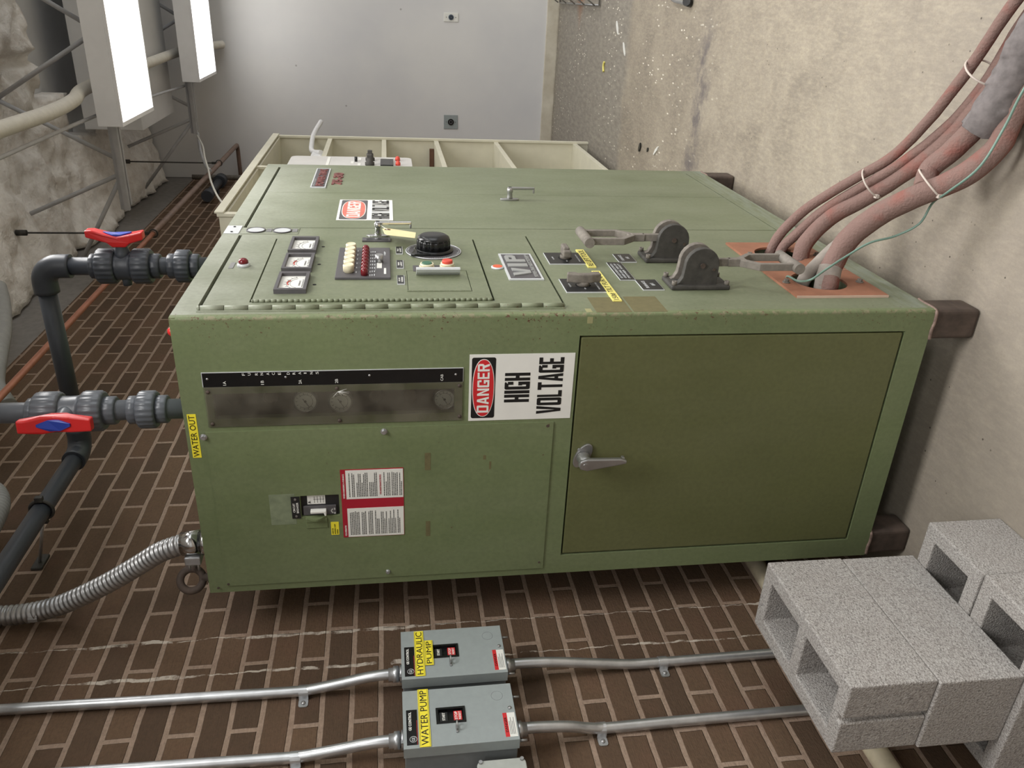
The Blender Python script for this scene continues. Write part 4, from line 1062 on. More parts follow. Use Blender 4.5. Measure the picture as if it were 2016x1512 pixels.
# ================================================================== CEILING SERVICES
def fixture(x0, x1, y1, label):
    xc = (x0+x1)/2; t_ = thing('fluorescent_fixture', label, 'light fixture', (xc, y1-.61, 2.70), 'ceiling light fixtures')
    b = MB(); b.box(x0, x1, y1-1.22, y1, 2.712, 2.815, .002); ob('housing', b, 'fixture', t_)
    b = MB(); b.grid([x0+.001, x0+.013, x1-.013, x1-.001], [y1-1.219, y1-1.20, y1-.020, y1-.001], [(x0+.013, x1-.013, y1-1.20, y1-.020)], 'z', 2.700, 2.7118); ob('lens_frame', b, 'fixture', t_)
    b = MB(); b.box(x0+.013, x1-.013, y1-1.20, y1-.020, 2.7035, 2.7115); ob('lens', b, 'lens', t_, 'glowing white lens')
    return t_
fixture(2.655, 3.255, .035, 'glowing rectangular fluorescent fixture, the larger and nearer one under the front joist')
fixture(4.510, 5.140, .015, 'glowing rectangular fluorescent fixture, the smaller one close to the white wall')
def joist(x, ye, nodes, label):
    j = thing('bar_joist', label, 'joist', (x, -2.9, 2.815), 'open web roof joists')
    b = MB(); b.box(x-.034, x-.008, -6.5, ye, 2.816, 2.842); b.box(x-.012, x-.008, -6.5, ye, 2.842, 2.866); ob('bottom_angle', b, 'joist', j)
    b = MB(); b.box(x+.008, x+.034, -6.5, ye-.02, 2.816, 2.842); b.box(x+.008, x+.012, -6.5, ye-.02, 2.842, 2.866); ob('bottom_angle', b, 'joist', j)
    b = MB(); b.box(x-.032, x+.032, -6.5, YW-.001, 3.375, 3.41); ob('top_chord', b, 'foam', j)
    pr = nodes; 
    pr = [(p, (q[0]+(q[0]-p[0])*.10, q[1]+(q[1]-p[1])*.10) if q[1] > 3.37 else q) for p, q in pr]
    for p, q in pr: 
        b = MB(); b.cyl((x, p[0], p[1]), (x, q[0], q[1]), .0115, n=12); ob('web_rod', b, 'joist', j)
    y = -.38
    for k in range(8):
        for p, q in (((y, 2.84), (y-.32, 3.38)), ((y-.32, 3.38), (y-.66, 2.84))):
            b = MB(); b.cyl((x, p[0], p[1]), (x, q[0], q[1]), .0115, n=12); ob('web_rod', b, 'joist', j)
        y -= .66
    return j
joist(2.96, .515, [((.325, 2.84), (.565, 3.38)), ((.335, 2.84), (YW-.01, 3.16)), ((.250, 2.84), (-.04, 3.38)), ((-.04, 3.38), (-.38, 2.84))],
      'grey open-web roof joist above the larger fluorescent fixture')
joist(4.81, .405, [((.30, 2.84), (.535, 3.38)), ((.315, 2.84), (YW-.01, 3.30)), ((.22, 2.84), (-.06, 3.38)), ((-.06, 3.38), (-.38, 2.84))],
      'grey open-web roof joist nearest the white wall, above the smaller fixture')
b = MB(); b.box(3.91, 4.755, -6.5, .25, 2.955, 3.30, .003)
tag(ob('air_duct', b, 'deck'), 'big pale grey rectangular air duct running between the two roof joists', 'duct')
b = MB(); b.tube([(1.2, -.10, 2.86), (1.7, -.098, 2.85), (2.2, -.092, 2.85), (2.55, -.098, 2.87), (2.80, -.115, 2.905), (3.3, -.13, 2.905), (4.1, -.14, 2.905), (4.9, -.147, 2.905), (5.2, -.15, 2.86), (5.40, -.165, 2.75), (5.49, -.17, 2.70)], .030, 20, 10, ripple=(.011, .035))
tag(ob('white_flexible_hose', b, 'hosewhite'), 'white ribbed flexible hose passing behind both glowing ceiling fixtures', 'hose')
b = MB(); b.tube([(1.0, -.005, 2.85), (2.0, .0, 2.86), (2.8, .012, 2.880), (3.4, .03, 2.885), (4.2, .055, 2.885), (4.76, .075, 2.880), (5.49, .09, 2.885)], .0085, 12)
tag(ob('thin_conduit', b, 'joist'), 'thin pale conduit beside the white flexible hose at the ceiling', 'conduit')
b = MB(); b.tube([(2.1, .66, 3.18), (1.86, .655, 3.07), (1.56, .65, 2.95), (1.3, .65, 2.865), (1.08, .65, 2.79), (.97, .65, 2.73), (.90, .66, 2.68)], .029, 20, 10, ripple=(.014, .12))
tag(ob('corrugated_hose', b, 'hosegrey'), 'grey corrugated hose curving past the frame beside the foam', 'hose')
b = MB(); b.tube([(.40, .71, 2.70), (.47, .71, 2.62), (.47, .71, 2.57), (.38, .71, 2.52), (.2, .71, 2.50)], .031, 20, 10, ripple=(.013, .07))
tag(ob('corrugated_hose', b, 'hosegrey'), 'short loop of grey corrugated hose behind the nearer water pipe', 'hose')
# copper line on two rod hangers
cu = thing('copper_water_line', 'long copper pipe hung along the brick wall on rods', 'pipe', (2.5, .58, 2.64))
b = MB(); b.tube([(-1.4, .575, 2.65), (2.7, .58, 2.652)], .0115, 16, cr=False); ob('bright_pipe', b, 'copper', cu)
b = MB(); b.tube([(2.7, .58, 2.652), (5.0, .585, 2.650), (5.36, .588, 2.650), (5.395, .595, 2.650), (5.415, .62, 2.650), (5.42, .66, 2.65), (5.42, YW-.005, 2.648)], .0165, 16, 6); ob('dull_pipe', b, 'copperdull', cu, 'tarnished brown far end of the pipe')
for x in (2.71, 4.60):
    h = thing('pipe_hanger', 'dark threaded rod hanger holding the copper pipe '+('nearer the camera' if x < 3 else 'near the white wall'), 'hanger', (x, .58, 2.635), 'rod hangers of the copper pipe')
    b = MB(); b.cyl((x, .58, 2.70), (x, .58, 3.47), .0048, n=10); ob('rod', b, 'castdark', h)
    b = MB(); b.torus((x, .58, 2.651), (1, 0, 0), .021, .0035, 24, 8); b.box(x-.006, x+.006, .572, .588, 2.671, 2.702, .001); ob('clevis', b, 'castdark', h)
    b = MB(); b.cyl((x, .58, 3.27), (x, .58, 3.32), .015, n=16); ob('anchor', b, 'castdark', h)
# dark fitting and pipes in the far upper corner
b = MB(); b.cyl((4.62, YW-.055, 2.765), (5.10, YW-.055, 2.765), .030, n=24); b.cyl((4.60, YW-.055, 2.765), (4.68, YW-.055, 2.765), .042, n=24); b.box(4.9, 4.96, YW-.03, YW-.001, 2.74, 2.79); b.cyl((5.10, YW-.055, 2.765), (5.20, YW-.055, 2.765), .05, n=24)
tag(ob('pipe_union', b, 'pvcdark'), 'dark capped pipe union on the brick by the white wall corner', 'pipe fitting')
b = MB(); b.tube([(5.25, YW-.06, 3.0), (5.25, YW-.06, 2.85), (5.25, YW-.06, 1.2)], .020, 14, cr=False)
tag(ob('vertical_pipe', b, 'castgrey'), 'dark vertical pipe in the corner behind the cream shelving', 'pipe')
b = MB(); b.tube([(4.75, .41, 2.815), (4.45, .43, 2.72), (4.1, .45, 2.64), (3.78, .46, 2.56), (3.48, .47, 2.49), (3.15, .47, 2.40), (2.95, .47, 2.335), (2.84, .475, 2.285), (2.70, .56, 2.225), (2.50, .72, 2.205), (2.40, .815, 2.10), (2.38, .82, 1.6)], .006, 8)
tag(ob('drooping_white_cable', b, 'hosewhite'), 'thin white cord drooping from the far joist behind the shelving', 'cord')
b = MB(); b.tube([(4.79, .40, 2.815), (4.72, .46, 2.80), (4.5, .5, 2.745), (4.2, .52, 2.66), (4.08, .53, 2.61)], .010, 10)
tag(ob('drooping_grey_cable', b, 'joist'), 'thicker grey cord drooping from the end of the far joist', 'cord')

# ================================================================== GREY PVC WATER PIPES
def ribbed(mb, x, y, z0, z1, r_, n=24, depth=.05):
    mb.lathe((x, y, z0), (0, 0, 1), [(r_*.9, 0), (r_, (z1-z0)*.12), (r_, (z1-z0)*.88), (r_*.9, z1-z0)], n*4, n, depth); return mb
def valve_set(x, y, zt, body, nuts, colls, stem, hz, name, label, mat):
    t_ = thing(name, label, 'water pipe', (x, y, T), 'grey PVC water pipes above the cabinet')
    for (a, c) in zt:
        b = MB(); b.cyl((x, y, a), (x, y, c), .0245, n=28); ob('pipe', b, mat, t_)
    for (a, c, r_) in nuts:
        b = MB(); ribbed(b, x, y, a, c, r_, 20, .05); ob('union_nut', b, mat, t_)
    for (a, c, r_) in colls:
        b = MB(); ribbed(b, x, y, a, c, r_, 16, .025); ob('socket_collar', b, mat, t_)
    a, c = body; b = MB(); b.lathe((x, y, a), (0, 0, 1), [(.040, 0), (.038, .01), (.037, (c-a)/2), (.038, c-a-.01), (.040, c-a)], 36)
    zc = (a+c)/2; S = Vector(stem)
    b.lathe(Vector((x, y, zc))+S*.02, S, [(.026, 0), (.020, .020), (.016, .036), (.016, .046)], 24)
    b.lathe(Vector((x, y, zc))-S*.02, -S, [(.016, 0), (.012, .022), (.012, .034)], 20)
    vb = ob('valve_body', b, mat, t_)
    b = MB(); h0, h1 = hz; P = Vector((x, y, 0)); side = Vector((-S.y, S.x, 0))
    def q(z, o): v = P+S*o; return (v.x, v.y, z)
    prof = [(h0, .078), (h0, .100), (zc-.030, .093), (zc+.004, .087), (zc+.030, .093), (h1-.02, .104), (h1, .103), (h1, .084), (zc+.030, .070), (zc+.018, .058), (zc-.016, .058), (zc-.028, .068)]
    prof = prof[::1]
    c2 = MB(); bm = c2.bm; A = []; B = []
    for z, o in prof:
        v = P+S*o; w = .019 if abs(z-zc) < .04 else .015
        A.append(bm.verts.new((v.x+side.x*w, v.y+side.y*w, z))); B.append(bm.verts.new((v.x-side.x*w, v.y-side.y*w, z)))
    bm.faces.new(A[::-1]); bm.faces.new(B)
    for i in range(len(A)):
        j = (i+1) % len(A); bm.faces.new((A[i], A[j], B[j], B[i]))
    bmesh.ops.recalc_face_normals(bm, faces=bm.faces)
    bmesh.ops.bevel(bm, geom=list(bm.edges), offset=.0035, segments=2, profile=.5, affect='EDGES')
    hd = ob('valve_handle', c2, 'valvered', t_, 'red winged valve handle')
    c3 = MB(); Cc = P+S*.092
    pts = [(-.036, -.002), (-.012, -.014), (.012, -.014), (.036, -.002), (.036, .004), (.012, .012), (-.012, .012), (-.036, .004)]
    fr = P+S*.096; bm = c3.bm; ring = [[bm.verts.new((P.x+S.x*(o+abs(dz)*.18)+side.x*w, P.y+S.y*(o+abs(dz)*.18)+side.y*w, zc+.004+dz)) for dz, w in pts] for o in (.080, .0905)]
    bm.faces.new(ring[0][::-1]); bm.faces.new(ring[1])
    for i in range(len(pts)): bm.faces.new((ring[0][i], ring[0][(i+1) % 8], ring[1][(i+1) % 8], ring[1][i]))
    ob('blue_insert', c3, 'valveblue', hd)
    return t_
valve_set(.165, .30, [(T-.004, 2.6), ], (2.154, 2.211), [(2.104, 2.154, .049), (2.199, 2.258, .049), (1.985, 2.028, .046)], [(2.077, 2.108, .0345), (2.251, 2.275, .0345), (2.028, 2.051, .0345), (1.960, 1.987, .0345)], (-.99, -.14, 0), (2.105, 2.262), 'water_outlet_pipe',
          'nearer grey PVC pipe with red and blue valve handle beside the WATER OUT label', 'pvc')
t_ = valve_set(.613, .085, [(T-.004, 2.335)], (2.125, 2.172), [(2.168, 2.217, .049), (2.076, 2.125, .049), (1.972, 2.011, .046)], [(2.217, 2.235, .0345), (2.052, 2.080, .0345), (2.008, 2.033, .0345), (1.948, 1.975, .034)], (0, -1, 0), (2.086, 2.232), 'water_supply_pipe',
          'farther grey PVC pipe with a red-handled valve, its elbow running to the brick wall', 'pvcdark')
def elbow(c, d0, d1, name, parent):
    c = Vector(c); d0 = Vector(d0); d1 = Vector(d1); b = MB(); R_ = .045
    pts = [c+d0*.075, c+d0*.045]
    for i in range(1, 6):
        a = i/6*math.pi/2; pts.append(c+d0*R_*(1-math.sin(a))+d1*R_*(1-math.cos(a)))
    pts += [c+d1*.045, c+d1*.075]
    b.tube(pts, .0325, 24, 3)
    ob(name, b, 'pvcdark', parent)
elbow((.613, .085, 2.362), (0, 0, -1), (0, 1, 0), 'elbow', t_)
b = MB(); b.cyl((.613, .15, 2.362), (.613, .60, 2.362), .0245, n=28); ob('pipe', b, 'pvcdark', t_)
elbow((.613, .66, 2.362), (0, -1, 0), (-1, 0, 0), 'elbow', t_)
b = MB(); b.cyl((.55, .66, 2.362), (-1.9, .66, 2.362), .0245, n=28); ob('pipe', b, 'pvcdark', t_)
st_ = thing('pipe_standoff', 'black split ring and steel rod holding the dark pipe off the brick', 'pipe clamp', (.32, .72, 2.33))
b = MB(); b.torus((.29, .66, 2.362), (1, 0, 0), .029, .0045, 28, 8); b.box(.283, .297, .684, .702, 2.352, 2.372, .002); b.box(.283, .297, .618, .634, 2.352, 2.372, .002); ob('split_ring', b, 'castdark', st_)
b = MB(); b.cyl((.29, .695, 2.366), (.345, YW-.008, 2.428), .0045, n=12); ob('rod', b, 'zinc', st_)
b = MB(); b.box(.315, .380, YW-.010, YW-.0005, 2.413, 2.443, .003); ob('wall_plate', b, 'castdark', st_)

# ================================================================== FLEX CONDUIT AND WALL CONDUITS
fx = thing('flexible_metal_conduit', 'ribbed silver flexible conduit curving from the cabinet top to the brick wall', 'conduit', (.05, .614, T))
b = MB(); b.tube([(.050, .614, 1.935), (.052, .625, 1.965), (.062, .650, 2.01), (.072, .695, 2.07), (.078, .745, 2.145), (.082, .785, 2.215), (.088, .820, 2.285), (.094, .842, 2.36), (.096, .848, 2.45), (.096, .848, 2.60), (.096, .848, 3.0)], .0245, 24, 12, ripple=(.0135, .085))
ob('ribbed_conduit', b, 'steel', fx)
b = MB(); b.lathe((.050, .612, T), (0, 0, 1), [(.030, 0), (.034, .004), (.034, .012), (.027, .014), (.027, .022)], 32)
b.cyl((.050, .612, T+.018), (.051, .617, T+.062), .0300, n=32); cn = ob('connector', b, 'chrome', fx)
b = MB(); b.box(.022, .080, .640, .664, T+.018, T+.056, .003); ob('clamp_block', b, 'zinc', cn)
for z in (T+.026, T+.048):
    b = MB(); b.cyl((.030, .658, z), (.030, .682, z), .0035, n=10); ob('clamp_screw', b, 'zinc', cn)
def strap(x, z, r_, yc, label, group='conduit straps on the brick wall', side=-1, pipe_r=.0125):
    t_ = thing('conduit_strap', label, 'strap', (x, YW-.02, z-.012), group)
    b = MB(); w = .011; pts = [(x-side*(r_+.001), YW-.001)]
    for i in range(13):
        a = math.pi*i/12; pts.append((x-side*(r_+.0015)*math.cos(a), yc-(r_+.0015)*math.sin(a)))
    pts += [(x+side*(r_+.001), YW-.0035), (x+side*(r_+.028), YW-.0035)]
    out = pts+[(p[0], p[1]) for p in []]
    inn = [(x+side*(r_+.028), YW-.0008), (x+side*(r_+.0025), YW-.0008)]
    for i in range(12, -1, -1):
        a = math.pi*i/12; inn.append((x-side*(r_+.0002)*math.cos(a), yc-(r_+.0002)*math.sin(a)))
    # band as a ribbon of quads
    o2 = [(x-side*(r_+.0024)*math.cos(math.pi*i/12), yc-(r_+.0024)*math.sin(math.pi*i/12)) for i in range(13)]
    i2 = [(x-side*(r_+.0002)*math.cos(math.pi*i/12), yc-(r_+.0002)*math.sin(math.pi*i/12)) for i in range(13)]
    bm = b.bm
    def rib(o_, n_):
        for k in range(len(o_)-1):
            b.prism([o_[k], o_[k+1], n_[k+1], n_[k]], 'z', z-w, z+w)
    rib(o2, i2); bmesh.ops.remove_doubles(bm, verts=bm.verts, dist=1e-6)
    xa, xb = sorted((x+side*(r_+.0002), x+side*(r_+.0024))); b.box(xa, xb, yc-.001, YW-.001, z-w, z+w)
    xa, xb = sorted((x+side*(r_+.0003), x+side*(r_+.024))); b.prism(rrect(xa, xb, z-w, z+w, .006), 'y', YW-.0032, YW-.0006)
    ob('band', b, 'zinc', t_)
    b = MB(); b.lathe((x+side*(r_+.013), YW-.0032, z), (0, -1, 0), [(.0055, 0), (.005, .003), (.002, .0042)], 14); ob('screw', b, 'steel', t_)
    return t_
strap(.094, 2.341, .027, .848, 'wide strap holding the ribbed silver conduit', 'conduit straps on the brick wall', 1)
def conduit(pts, label):
    b = MB(); b.tube(pts, .0125, 20, 8); return tag(ob('metal_conduit', b, 'zinc'), label, 'conduit', 'thin steel conduits on the brick wall')
conduit([(-.190, .867, 3.45), (-.197, .867, 2.4), (-.205, .867, 2.0), (-.2115, .866, 1.68), (-.2125, .862, 1.63), (-.217, .845, 1.56), (-.2215, .828, 1.50), (-.2235, .822, 1.46), (-.224, .822, 1.425)], 'conduit rising from the HYDRAULIC PUMP box')
conduit([(-.220, .822, 1.165), (-.2195, .822, 1.12), (-.2175, .828, 1.05), (-.2125, .848, .94), (-.209, .862, .86), (-.2075, .866, .80), (-.206, .867, .60), (-.204, .867, .02)], 'conduit dropping from the HYDRAULIC PUMP box to the blocks')
conduit([(-.375, .867, 3.45), (-.381, .867, 2.4), (-.389, .867, 1.95), (-.396, .866, 1.68), (-.398, .862, 1.63), (-.404, .845, 1.56), (-.410, .828, 1.50), (-.412, .822, 1.46), (-.4125, .822, 1.425)], 'conduit rising from the WATER PUMP box')
conduit([(-.410, .822, 1.165), (-.409, .823, 1.12), (-.404, .835, 1.05), (-.396, .855, 1.0), (-.391, .866, .95), (-.389, .867, .80), (-.389, .867, .50), (-.389, .867, .02)], 'conduit dropping from the WATER PUMP box to the blocks')
strap(-.212, 1.648, .0125, .867, 'steel strap on the conduit above the HYDRAULIC PUMP box')
strap(-.3975, 1.649, .0125, .867, 'steel strap on the conduit above the WATER PUMP box')
strap(-.207, .763, .0125, .867, 'steel strap on the conduit below the HYDRAULIC PUMP box')
strap(-.391, .969, .0125, .867, 'steel strap on the conduit below the WATER PUMP box')

# ================================================================== TWO PUMP STARTER BOXES
def starter(x0, x1, up_, label, cx):
    t_ = thing('pump_starter_box', label, 'control box', ((x0+x1)/2, .82, 1.178), 'pump starter boxes on the brick wall')
    b = MB(); b.box(x0+.003, x1-.003, .770, YW-.0005, 1.181, 1.415, .0015); ob('enclosure', b, 'greydk', t_)
    b = MB(); b.grid([x0, x1]+[up_[0], up_[1]], [1.178, 1.418, 1.288, 1.345], [(up_[0], up_[1], 1.288, 1.345)], 'y', .7515, .7545)
    b.box(x0, x0+.0015, .7545, .778, 1.178, 1.418); b.box(x1-.0015, x1, .7545, .778, 1.178, 1.418); b.box(x0+.0015, x1-.0015, .7545, .778, 1.4165, 1.418); b.box(x0+.0015, x1-.0015, .7545, .778, 1.178, 1.1795)
    cv = ob('cover', b, 'greybox', t_)
    s = x0-(-.311)
    b = MB(); b.box(up_[0]-.001, up_[1]+.001, .7585, .768, 1.287, 1.346, .001); b.slabs(up_[0]-.003, up_[1]+.003, 1.285, 1.348, [(up_[0]+.002, up_[1]-.002, 1.290, 1.343)], .7495, .7585)
    sw = ob('switch_bezel', b, 'blackp', t_)
    b = MB(); b.box(up_[0]+.004, up_[1]-.007, .7525, .7585, 1.323, 1.3405, .001); sb = ob('start_button', b, 'black', sw)
    b = MB(); b.box(up_[0]+.004, up_[1]-.007, .7515, .7585, 1.2925, 1.3105, .001); st2 = ob('stop_button', b, 'red', sw, 'red STOP button')
    d = .7525; u0, u1 = up_[0]+.006, up_[1]-.009
    text('START', 'B', u0, u1, 1.3290, 1.3350, d, 'white', sw, .02)
    text('STOP', 'B', u0, u1, 1.3025, 1.3085, .7515, 'white', sw, .02, name='stop_lettering')
    text('RESET', 'B', u0, u1, 1.2950, 1.3000, .7515, 'white', sw, .02, name='reset_lettering')
    b = MB(); xk = (x0+.043); b.box(xk-.0135, xk+.004, .7475, .7515, 1.3035, 1.3085, .001)
    b.torus((xk-.001, .740, 1.3060), (0, 0, 1), .0075, .0018, 20, 8); ob('latch_ring', b, 'steel', t_)
    b = MB(); b.box(x0+.0085, x0+.098, .7508, .7515, 1.3880, 1.4110); np_ = ob('nameplate', b, 'blackp', t_)
    text('GE CONTROL', 'B', x0+.044, x0+.092, 1.4005, 1.4065, .7508, 'white', np_, .03)
    b = MB(); b.torus((x0+.022, .7505, 1.3975), (0, 1, 0), .0072, .0006, 28, 6); ob('round_emblem', b, 'silverB', np_)
    text('GE', 'B', x0+.0175, x0+.0265, 1.3942, 1.4008, .7508, 'silverB', np_, .01, name='emblem_letters')
    b = MB(); b.box(x0+.0085, x0+.098-.028, .7506, .7508, 1.3890, 1.3897); ob('red_stripe', b, 'red', np_)
    b = MB(); b.box(x0+.008, x0+.070, .7509, .7515, 1.1805, 1.2065); dn = ob('danger_label', b, 'white', t_, 'small red and white DANGER label')
    b = MB(); b.box(x0+.008, x0+.070, .7507, .7509, 1.1975, 1.2065); ob('red_band', b, 'red', dn)
    text('DANGER', 'B', x0+.020, x0+.058, 1.1993, 1.2045, .7507, 'blackp', dn, .0)
    for k in range(4):
        b = MB(); b.box(x0+.014, x0+.014+.048*(.9 if k % 2 else .7), .7507, .7509, 1.1940-k*.0032, 1.1950-k*.0032); ob('print_line', b, 'charcoal', dn)
    b = MB(); b.lathe((x1-.0685, .7515, 1.1885), (0, -1, 0), [(.004, 0), (.0038, .0025), (.0015, .0035)], 14); ob('screw', b, 'steel', t_)
    b = MB(); b.torus((x1-.032, .7515, 1.212), (0, 1, 0), .0125, .0004, 32, 4); ob('knockout', b, 'greydk', t_)
    for zz, d_, nm in ((1.418, 1, 'upper_connector'), (1.178, -1, 'lower_connector')):
        b = MB(); b.lathe((cx, .822, zz-.002*d_), (0, 0, d_), [(.021, 0), (.021, .006), (.0165, .007), (.0165, .010)], 6); b.lathe((cx, .822, zz+.007*d_), (0, 0, d_), [(.0190, 0), (.0190, .012), (.0155, .014), (.0150, .024)], 28 if d_ > 0 else 8)
        ob(nm, b, 'zinc', t_)
    for dx in (.012, .128):
        b = MB(); b.cyl((x0+dx, .770, 1.178), (x0+dx, .770, 1.160), .0028, n=10); ob('stud', b, 'steel', t_)
    b = MB(); b.box(x0+.056, x0+.064, .80, .806, 1.415, 1.423); ob('hinge_tab', b, 'zinc', t_)
    return t_
s1 = starter(-.311, -.161, (-.2505, -.2155), 'grey starter box labelled HYDRAULIC PUMP', -.224)
s2 = starter(-.4955, -.3445, (-.4370, -.4015), 'grey starter box labelled WATER PUMP', -.4125)
def tape(t_, x0, x1, z0, z1, s_, y=.7509):
    b = MB(); b.box(x0, x1, y-.0012, y, z0, z1); p = ob('yellow_label', b, 'yellow', t_, 'yellow tape label reading '+s_)
    text(s_, 'B', x0+.004, x1-.004, z0+.0040, z1-.0040, y-.0012, 'ink', p)
    for q in (z0+.0016, z1-.0022):
        b = MB(); b.box(x0+.001, x1-.001, y-.0014, y-.0012, q, q+.0006); ob('thin_rule', b, 'ink', p)
tape(s1, -.305, -.1645, 1.3650, 1.3870, 'HYDRAULIC', .7506); tape(s1, -.2750, -.1980, 1.3445, 1.3640, 'PUMP', .7494)
tape(s2, -.4980+.003, -.3445, 1.3620, 1.3850, 'WATER PUMP', .7506)
jb = thing('junction_box', 'small cast grey weatherproof box below the WATER PUMP box corner, cut by the frame', 'junction box', (-.575, .84, 1.165))
b = MB(); b.box(-.640, -.518, .800, YW-.0005, 1.178, 1.262, .008, 3); ob('cast_body', b, 'greycast', jb)
b = MB(); b.prism(rrect(-.648, -.512, 1.168, 1.270, .012), 'y', .785, .800, .002); cvr = ob('cast_lid', b, 'greycast', jb)
for x, z in ((-.517, 1.262), (-.517, 1.176)):
    b = MB(); b.cyl((x, .785, z), (x, .781, z), .004, n=12); ob('lid_screw', b, 'steel', cvr)

# ================================================================== CINDER BLOCKS
def block(x0, x1, y0, y1, z0, z1, label, groove=True):
    b = MB(); w = .036; lx = x1-x0 > y1-y0
    if lx:
        xm = (x0+x1)/2; hs = [(x0+w, xm-.017, y0+w, y1-w), (xm+.017, x1-w, y0+w, y1-w)]; ym = (y0+y1)/2
        if groove: hs.append((x0, x0+.012, ym-.007, ym+.007))
    else:
        ym = (y0+y1)/2; hs = [(x0+w, x1-w, y0+w, ym-.017), (x0+w, x1-w, ym+.017, y1-w)]
    us = sorted({x0, x1, *[h[0] for h in hs], *[h[1] for h in hs]}); vs = sorted({y0, y1, *[h[2] for h in hs], *[h[3] for h in hs]})
    b.grid(us, vs, hs, 'z', z0, z1, .0035)
    # slight unevenness of the moulded faces
    o_ = ob('cinder_block', b, 'block'); tag(o_, label, 'cinder block', 'stacked cinder blocks'); return o_
block(-.624, -.2420, .5360, .7180, .3735, .5600, 'topmost grey cinder block with both hollows open upward')
block(-.630, -.2440, .5370, .7190, .1870, .3730, 'cinder block second from the top of the stack', False)
block(-.450, -.2590, .4300, .8150, .0005, .1865, 'floor-level cinder block nearest the cabinet leg, under the stack')
block(-.645, -.4545, .4250, .8150, .0005, .1865, 'floor-level cinder block at the corner of the photo, under the stack')
b = MB(); b.cyl((WB, .855, .366), (-1.9, .855, .366), .0255, n=28)
tag(ob('white_wall_pipe', b, 'pipewhite'), 'dirty white pipe running low along the brick behind the blocks', 'pipe')

# ================================================================== RED CABLE HOSES
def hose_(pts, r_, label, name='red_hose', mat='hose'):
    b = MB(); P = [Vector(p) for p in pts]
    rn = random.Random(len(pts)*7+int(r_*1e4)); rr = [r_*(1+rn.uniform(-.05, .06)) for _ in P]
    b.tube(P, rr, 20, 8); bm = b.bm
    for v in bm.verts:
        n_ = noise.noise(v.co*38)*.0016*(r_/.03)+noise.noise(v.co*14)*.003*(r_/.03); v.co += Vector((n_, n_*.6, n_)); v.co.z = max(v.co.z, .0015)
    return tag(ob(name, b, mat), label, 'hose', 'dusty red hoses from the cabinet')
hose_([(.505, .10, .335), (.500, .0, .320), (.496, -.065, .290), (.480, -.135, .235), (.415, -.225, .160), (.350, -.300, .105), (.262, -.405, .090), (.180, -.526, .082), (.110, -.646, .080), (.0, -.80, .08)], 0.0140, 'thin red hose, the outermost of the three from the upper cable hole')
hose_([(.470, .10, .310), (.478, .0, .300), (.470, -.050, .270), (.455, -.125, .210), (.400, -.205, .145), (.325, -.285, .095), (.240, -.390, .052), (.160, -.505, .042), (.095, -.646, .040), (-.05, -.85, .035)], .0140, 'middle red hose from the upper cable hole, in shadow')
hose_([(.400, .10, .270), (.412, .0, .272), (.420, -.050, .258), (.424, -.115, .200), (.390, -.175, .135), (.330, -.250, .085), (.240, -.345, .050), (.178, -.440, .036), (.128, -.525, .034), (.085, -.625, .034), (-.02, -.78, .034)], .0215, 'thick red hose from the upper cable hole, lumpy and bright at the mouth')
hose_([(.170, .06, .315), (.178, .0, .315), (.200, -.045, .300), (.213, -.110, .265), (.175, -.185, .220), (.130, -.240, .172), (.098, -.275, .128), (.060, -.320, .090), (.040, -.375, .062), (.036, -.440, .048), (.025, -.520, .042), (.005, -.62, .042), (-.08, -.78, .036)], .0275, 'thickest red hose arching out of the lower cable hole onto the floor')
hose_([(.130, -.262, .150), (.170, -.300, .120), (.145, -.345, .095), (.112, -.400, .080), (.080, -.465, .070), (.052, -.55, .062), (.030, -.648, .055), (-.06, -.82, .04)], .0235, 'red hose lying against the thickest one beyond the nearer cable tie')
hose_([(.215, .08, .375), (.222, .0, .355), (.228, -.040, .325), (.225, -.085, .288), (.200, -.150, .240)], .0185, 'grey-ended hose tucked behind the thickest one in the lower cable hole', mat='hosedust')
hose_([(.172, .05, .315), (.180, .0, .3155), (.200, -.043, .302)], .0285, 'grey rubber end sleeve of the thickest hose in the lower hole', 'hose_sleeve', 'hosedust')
b = MB(); b.tube([(.092, -.405, .078), (.072, -.455, .070), (.056, -.515, .064), (.040, -.58, .060), (.026, -.63, .056), (.0, -.70, .05)], [.041, .044, .042, .045, .042, .040], 40, 22)
for v in b.bm.verts:
    n_ = noise.noise(v.co*60)*.004+noise.noise(v.co*26)*.008; v.co += Vector((n_, n_, n_*.7)); v.co.z = max(v.co.z, .0015)
tag(ob('cloth_wrap', b, 'hosewrap'), 'wrinkled grey cloth wrap around the red hoses near the frame corner', 'cloth wrap')
b = MB(); b.tube([(.235, .02, .395), (.225, -.010, .402), (.170, -.016, .400), (.110, -.040, .402), (.125, -.060, .360), (.150, -.085, .300), (.155, -.120, .240), (.148, -.140, .180), (.125, -.178, .140), (.118, -.230, .125), (.040, -.275, .150), (-.030, -.345, .145), (-.040, -.431, .122), (-.060, -.525, .115), (-.10, -.72, .07), (-.12, -.80, .004)], .0028, 10, 8)
tag(ob('green_wire', b, 'wire'), 'thin green wire looping from the lower cable hole along the hoses', 'wire')
def tie(c, d, a_, b_, label):
    c = Vector(c); d = Vector(d).normalized(); _, u, v = MB().frame(d); bt = MB(); n = 28; pts = [c+u*a_*math.cos(2*math.pi*i/n)+v*b_*math.sin(2*math.pi*i/n) for i in range(n+1)]
    bt.tube(pts, .0024, 8, cr=False)
    k = pts[0]; bt.box(k.x-.006, k.x+.006, k.y-.005, k.y+.005, k.z-.005, k.z+.005, .001)
    return tag(ob('cable_tie', bt, 'tie'), label, 'cable tie', 'pale cable ties on the hoses')
tie((.378, -.222, .128), (-.60, -.70, -.45), .044, .042, 'pale cable tie around the three hoses from the upper hole')
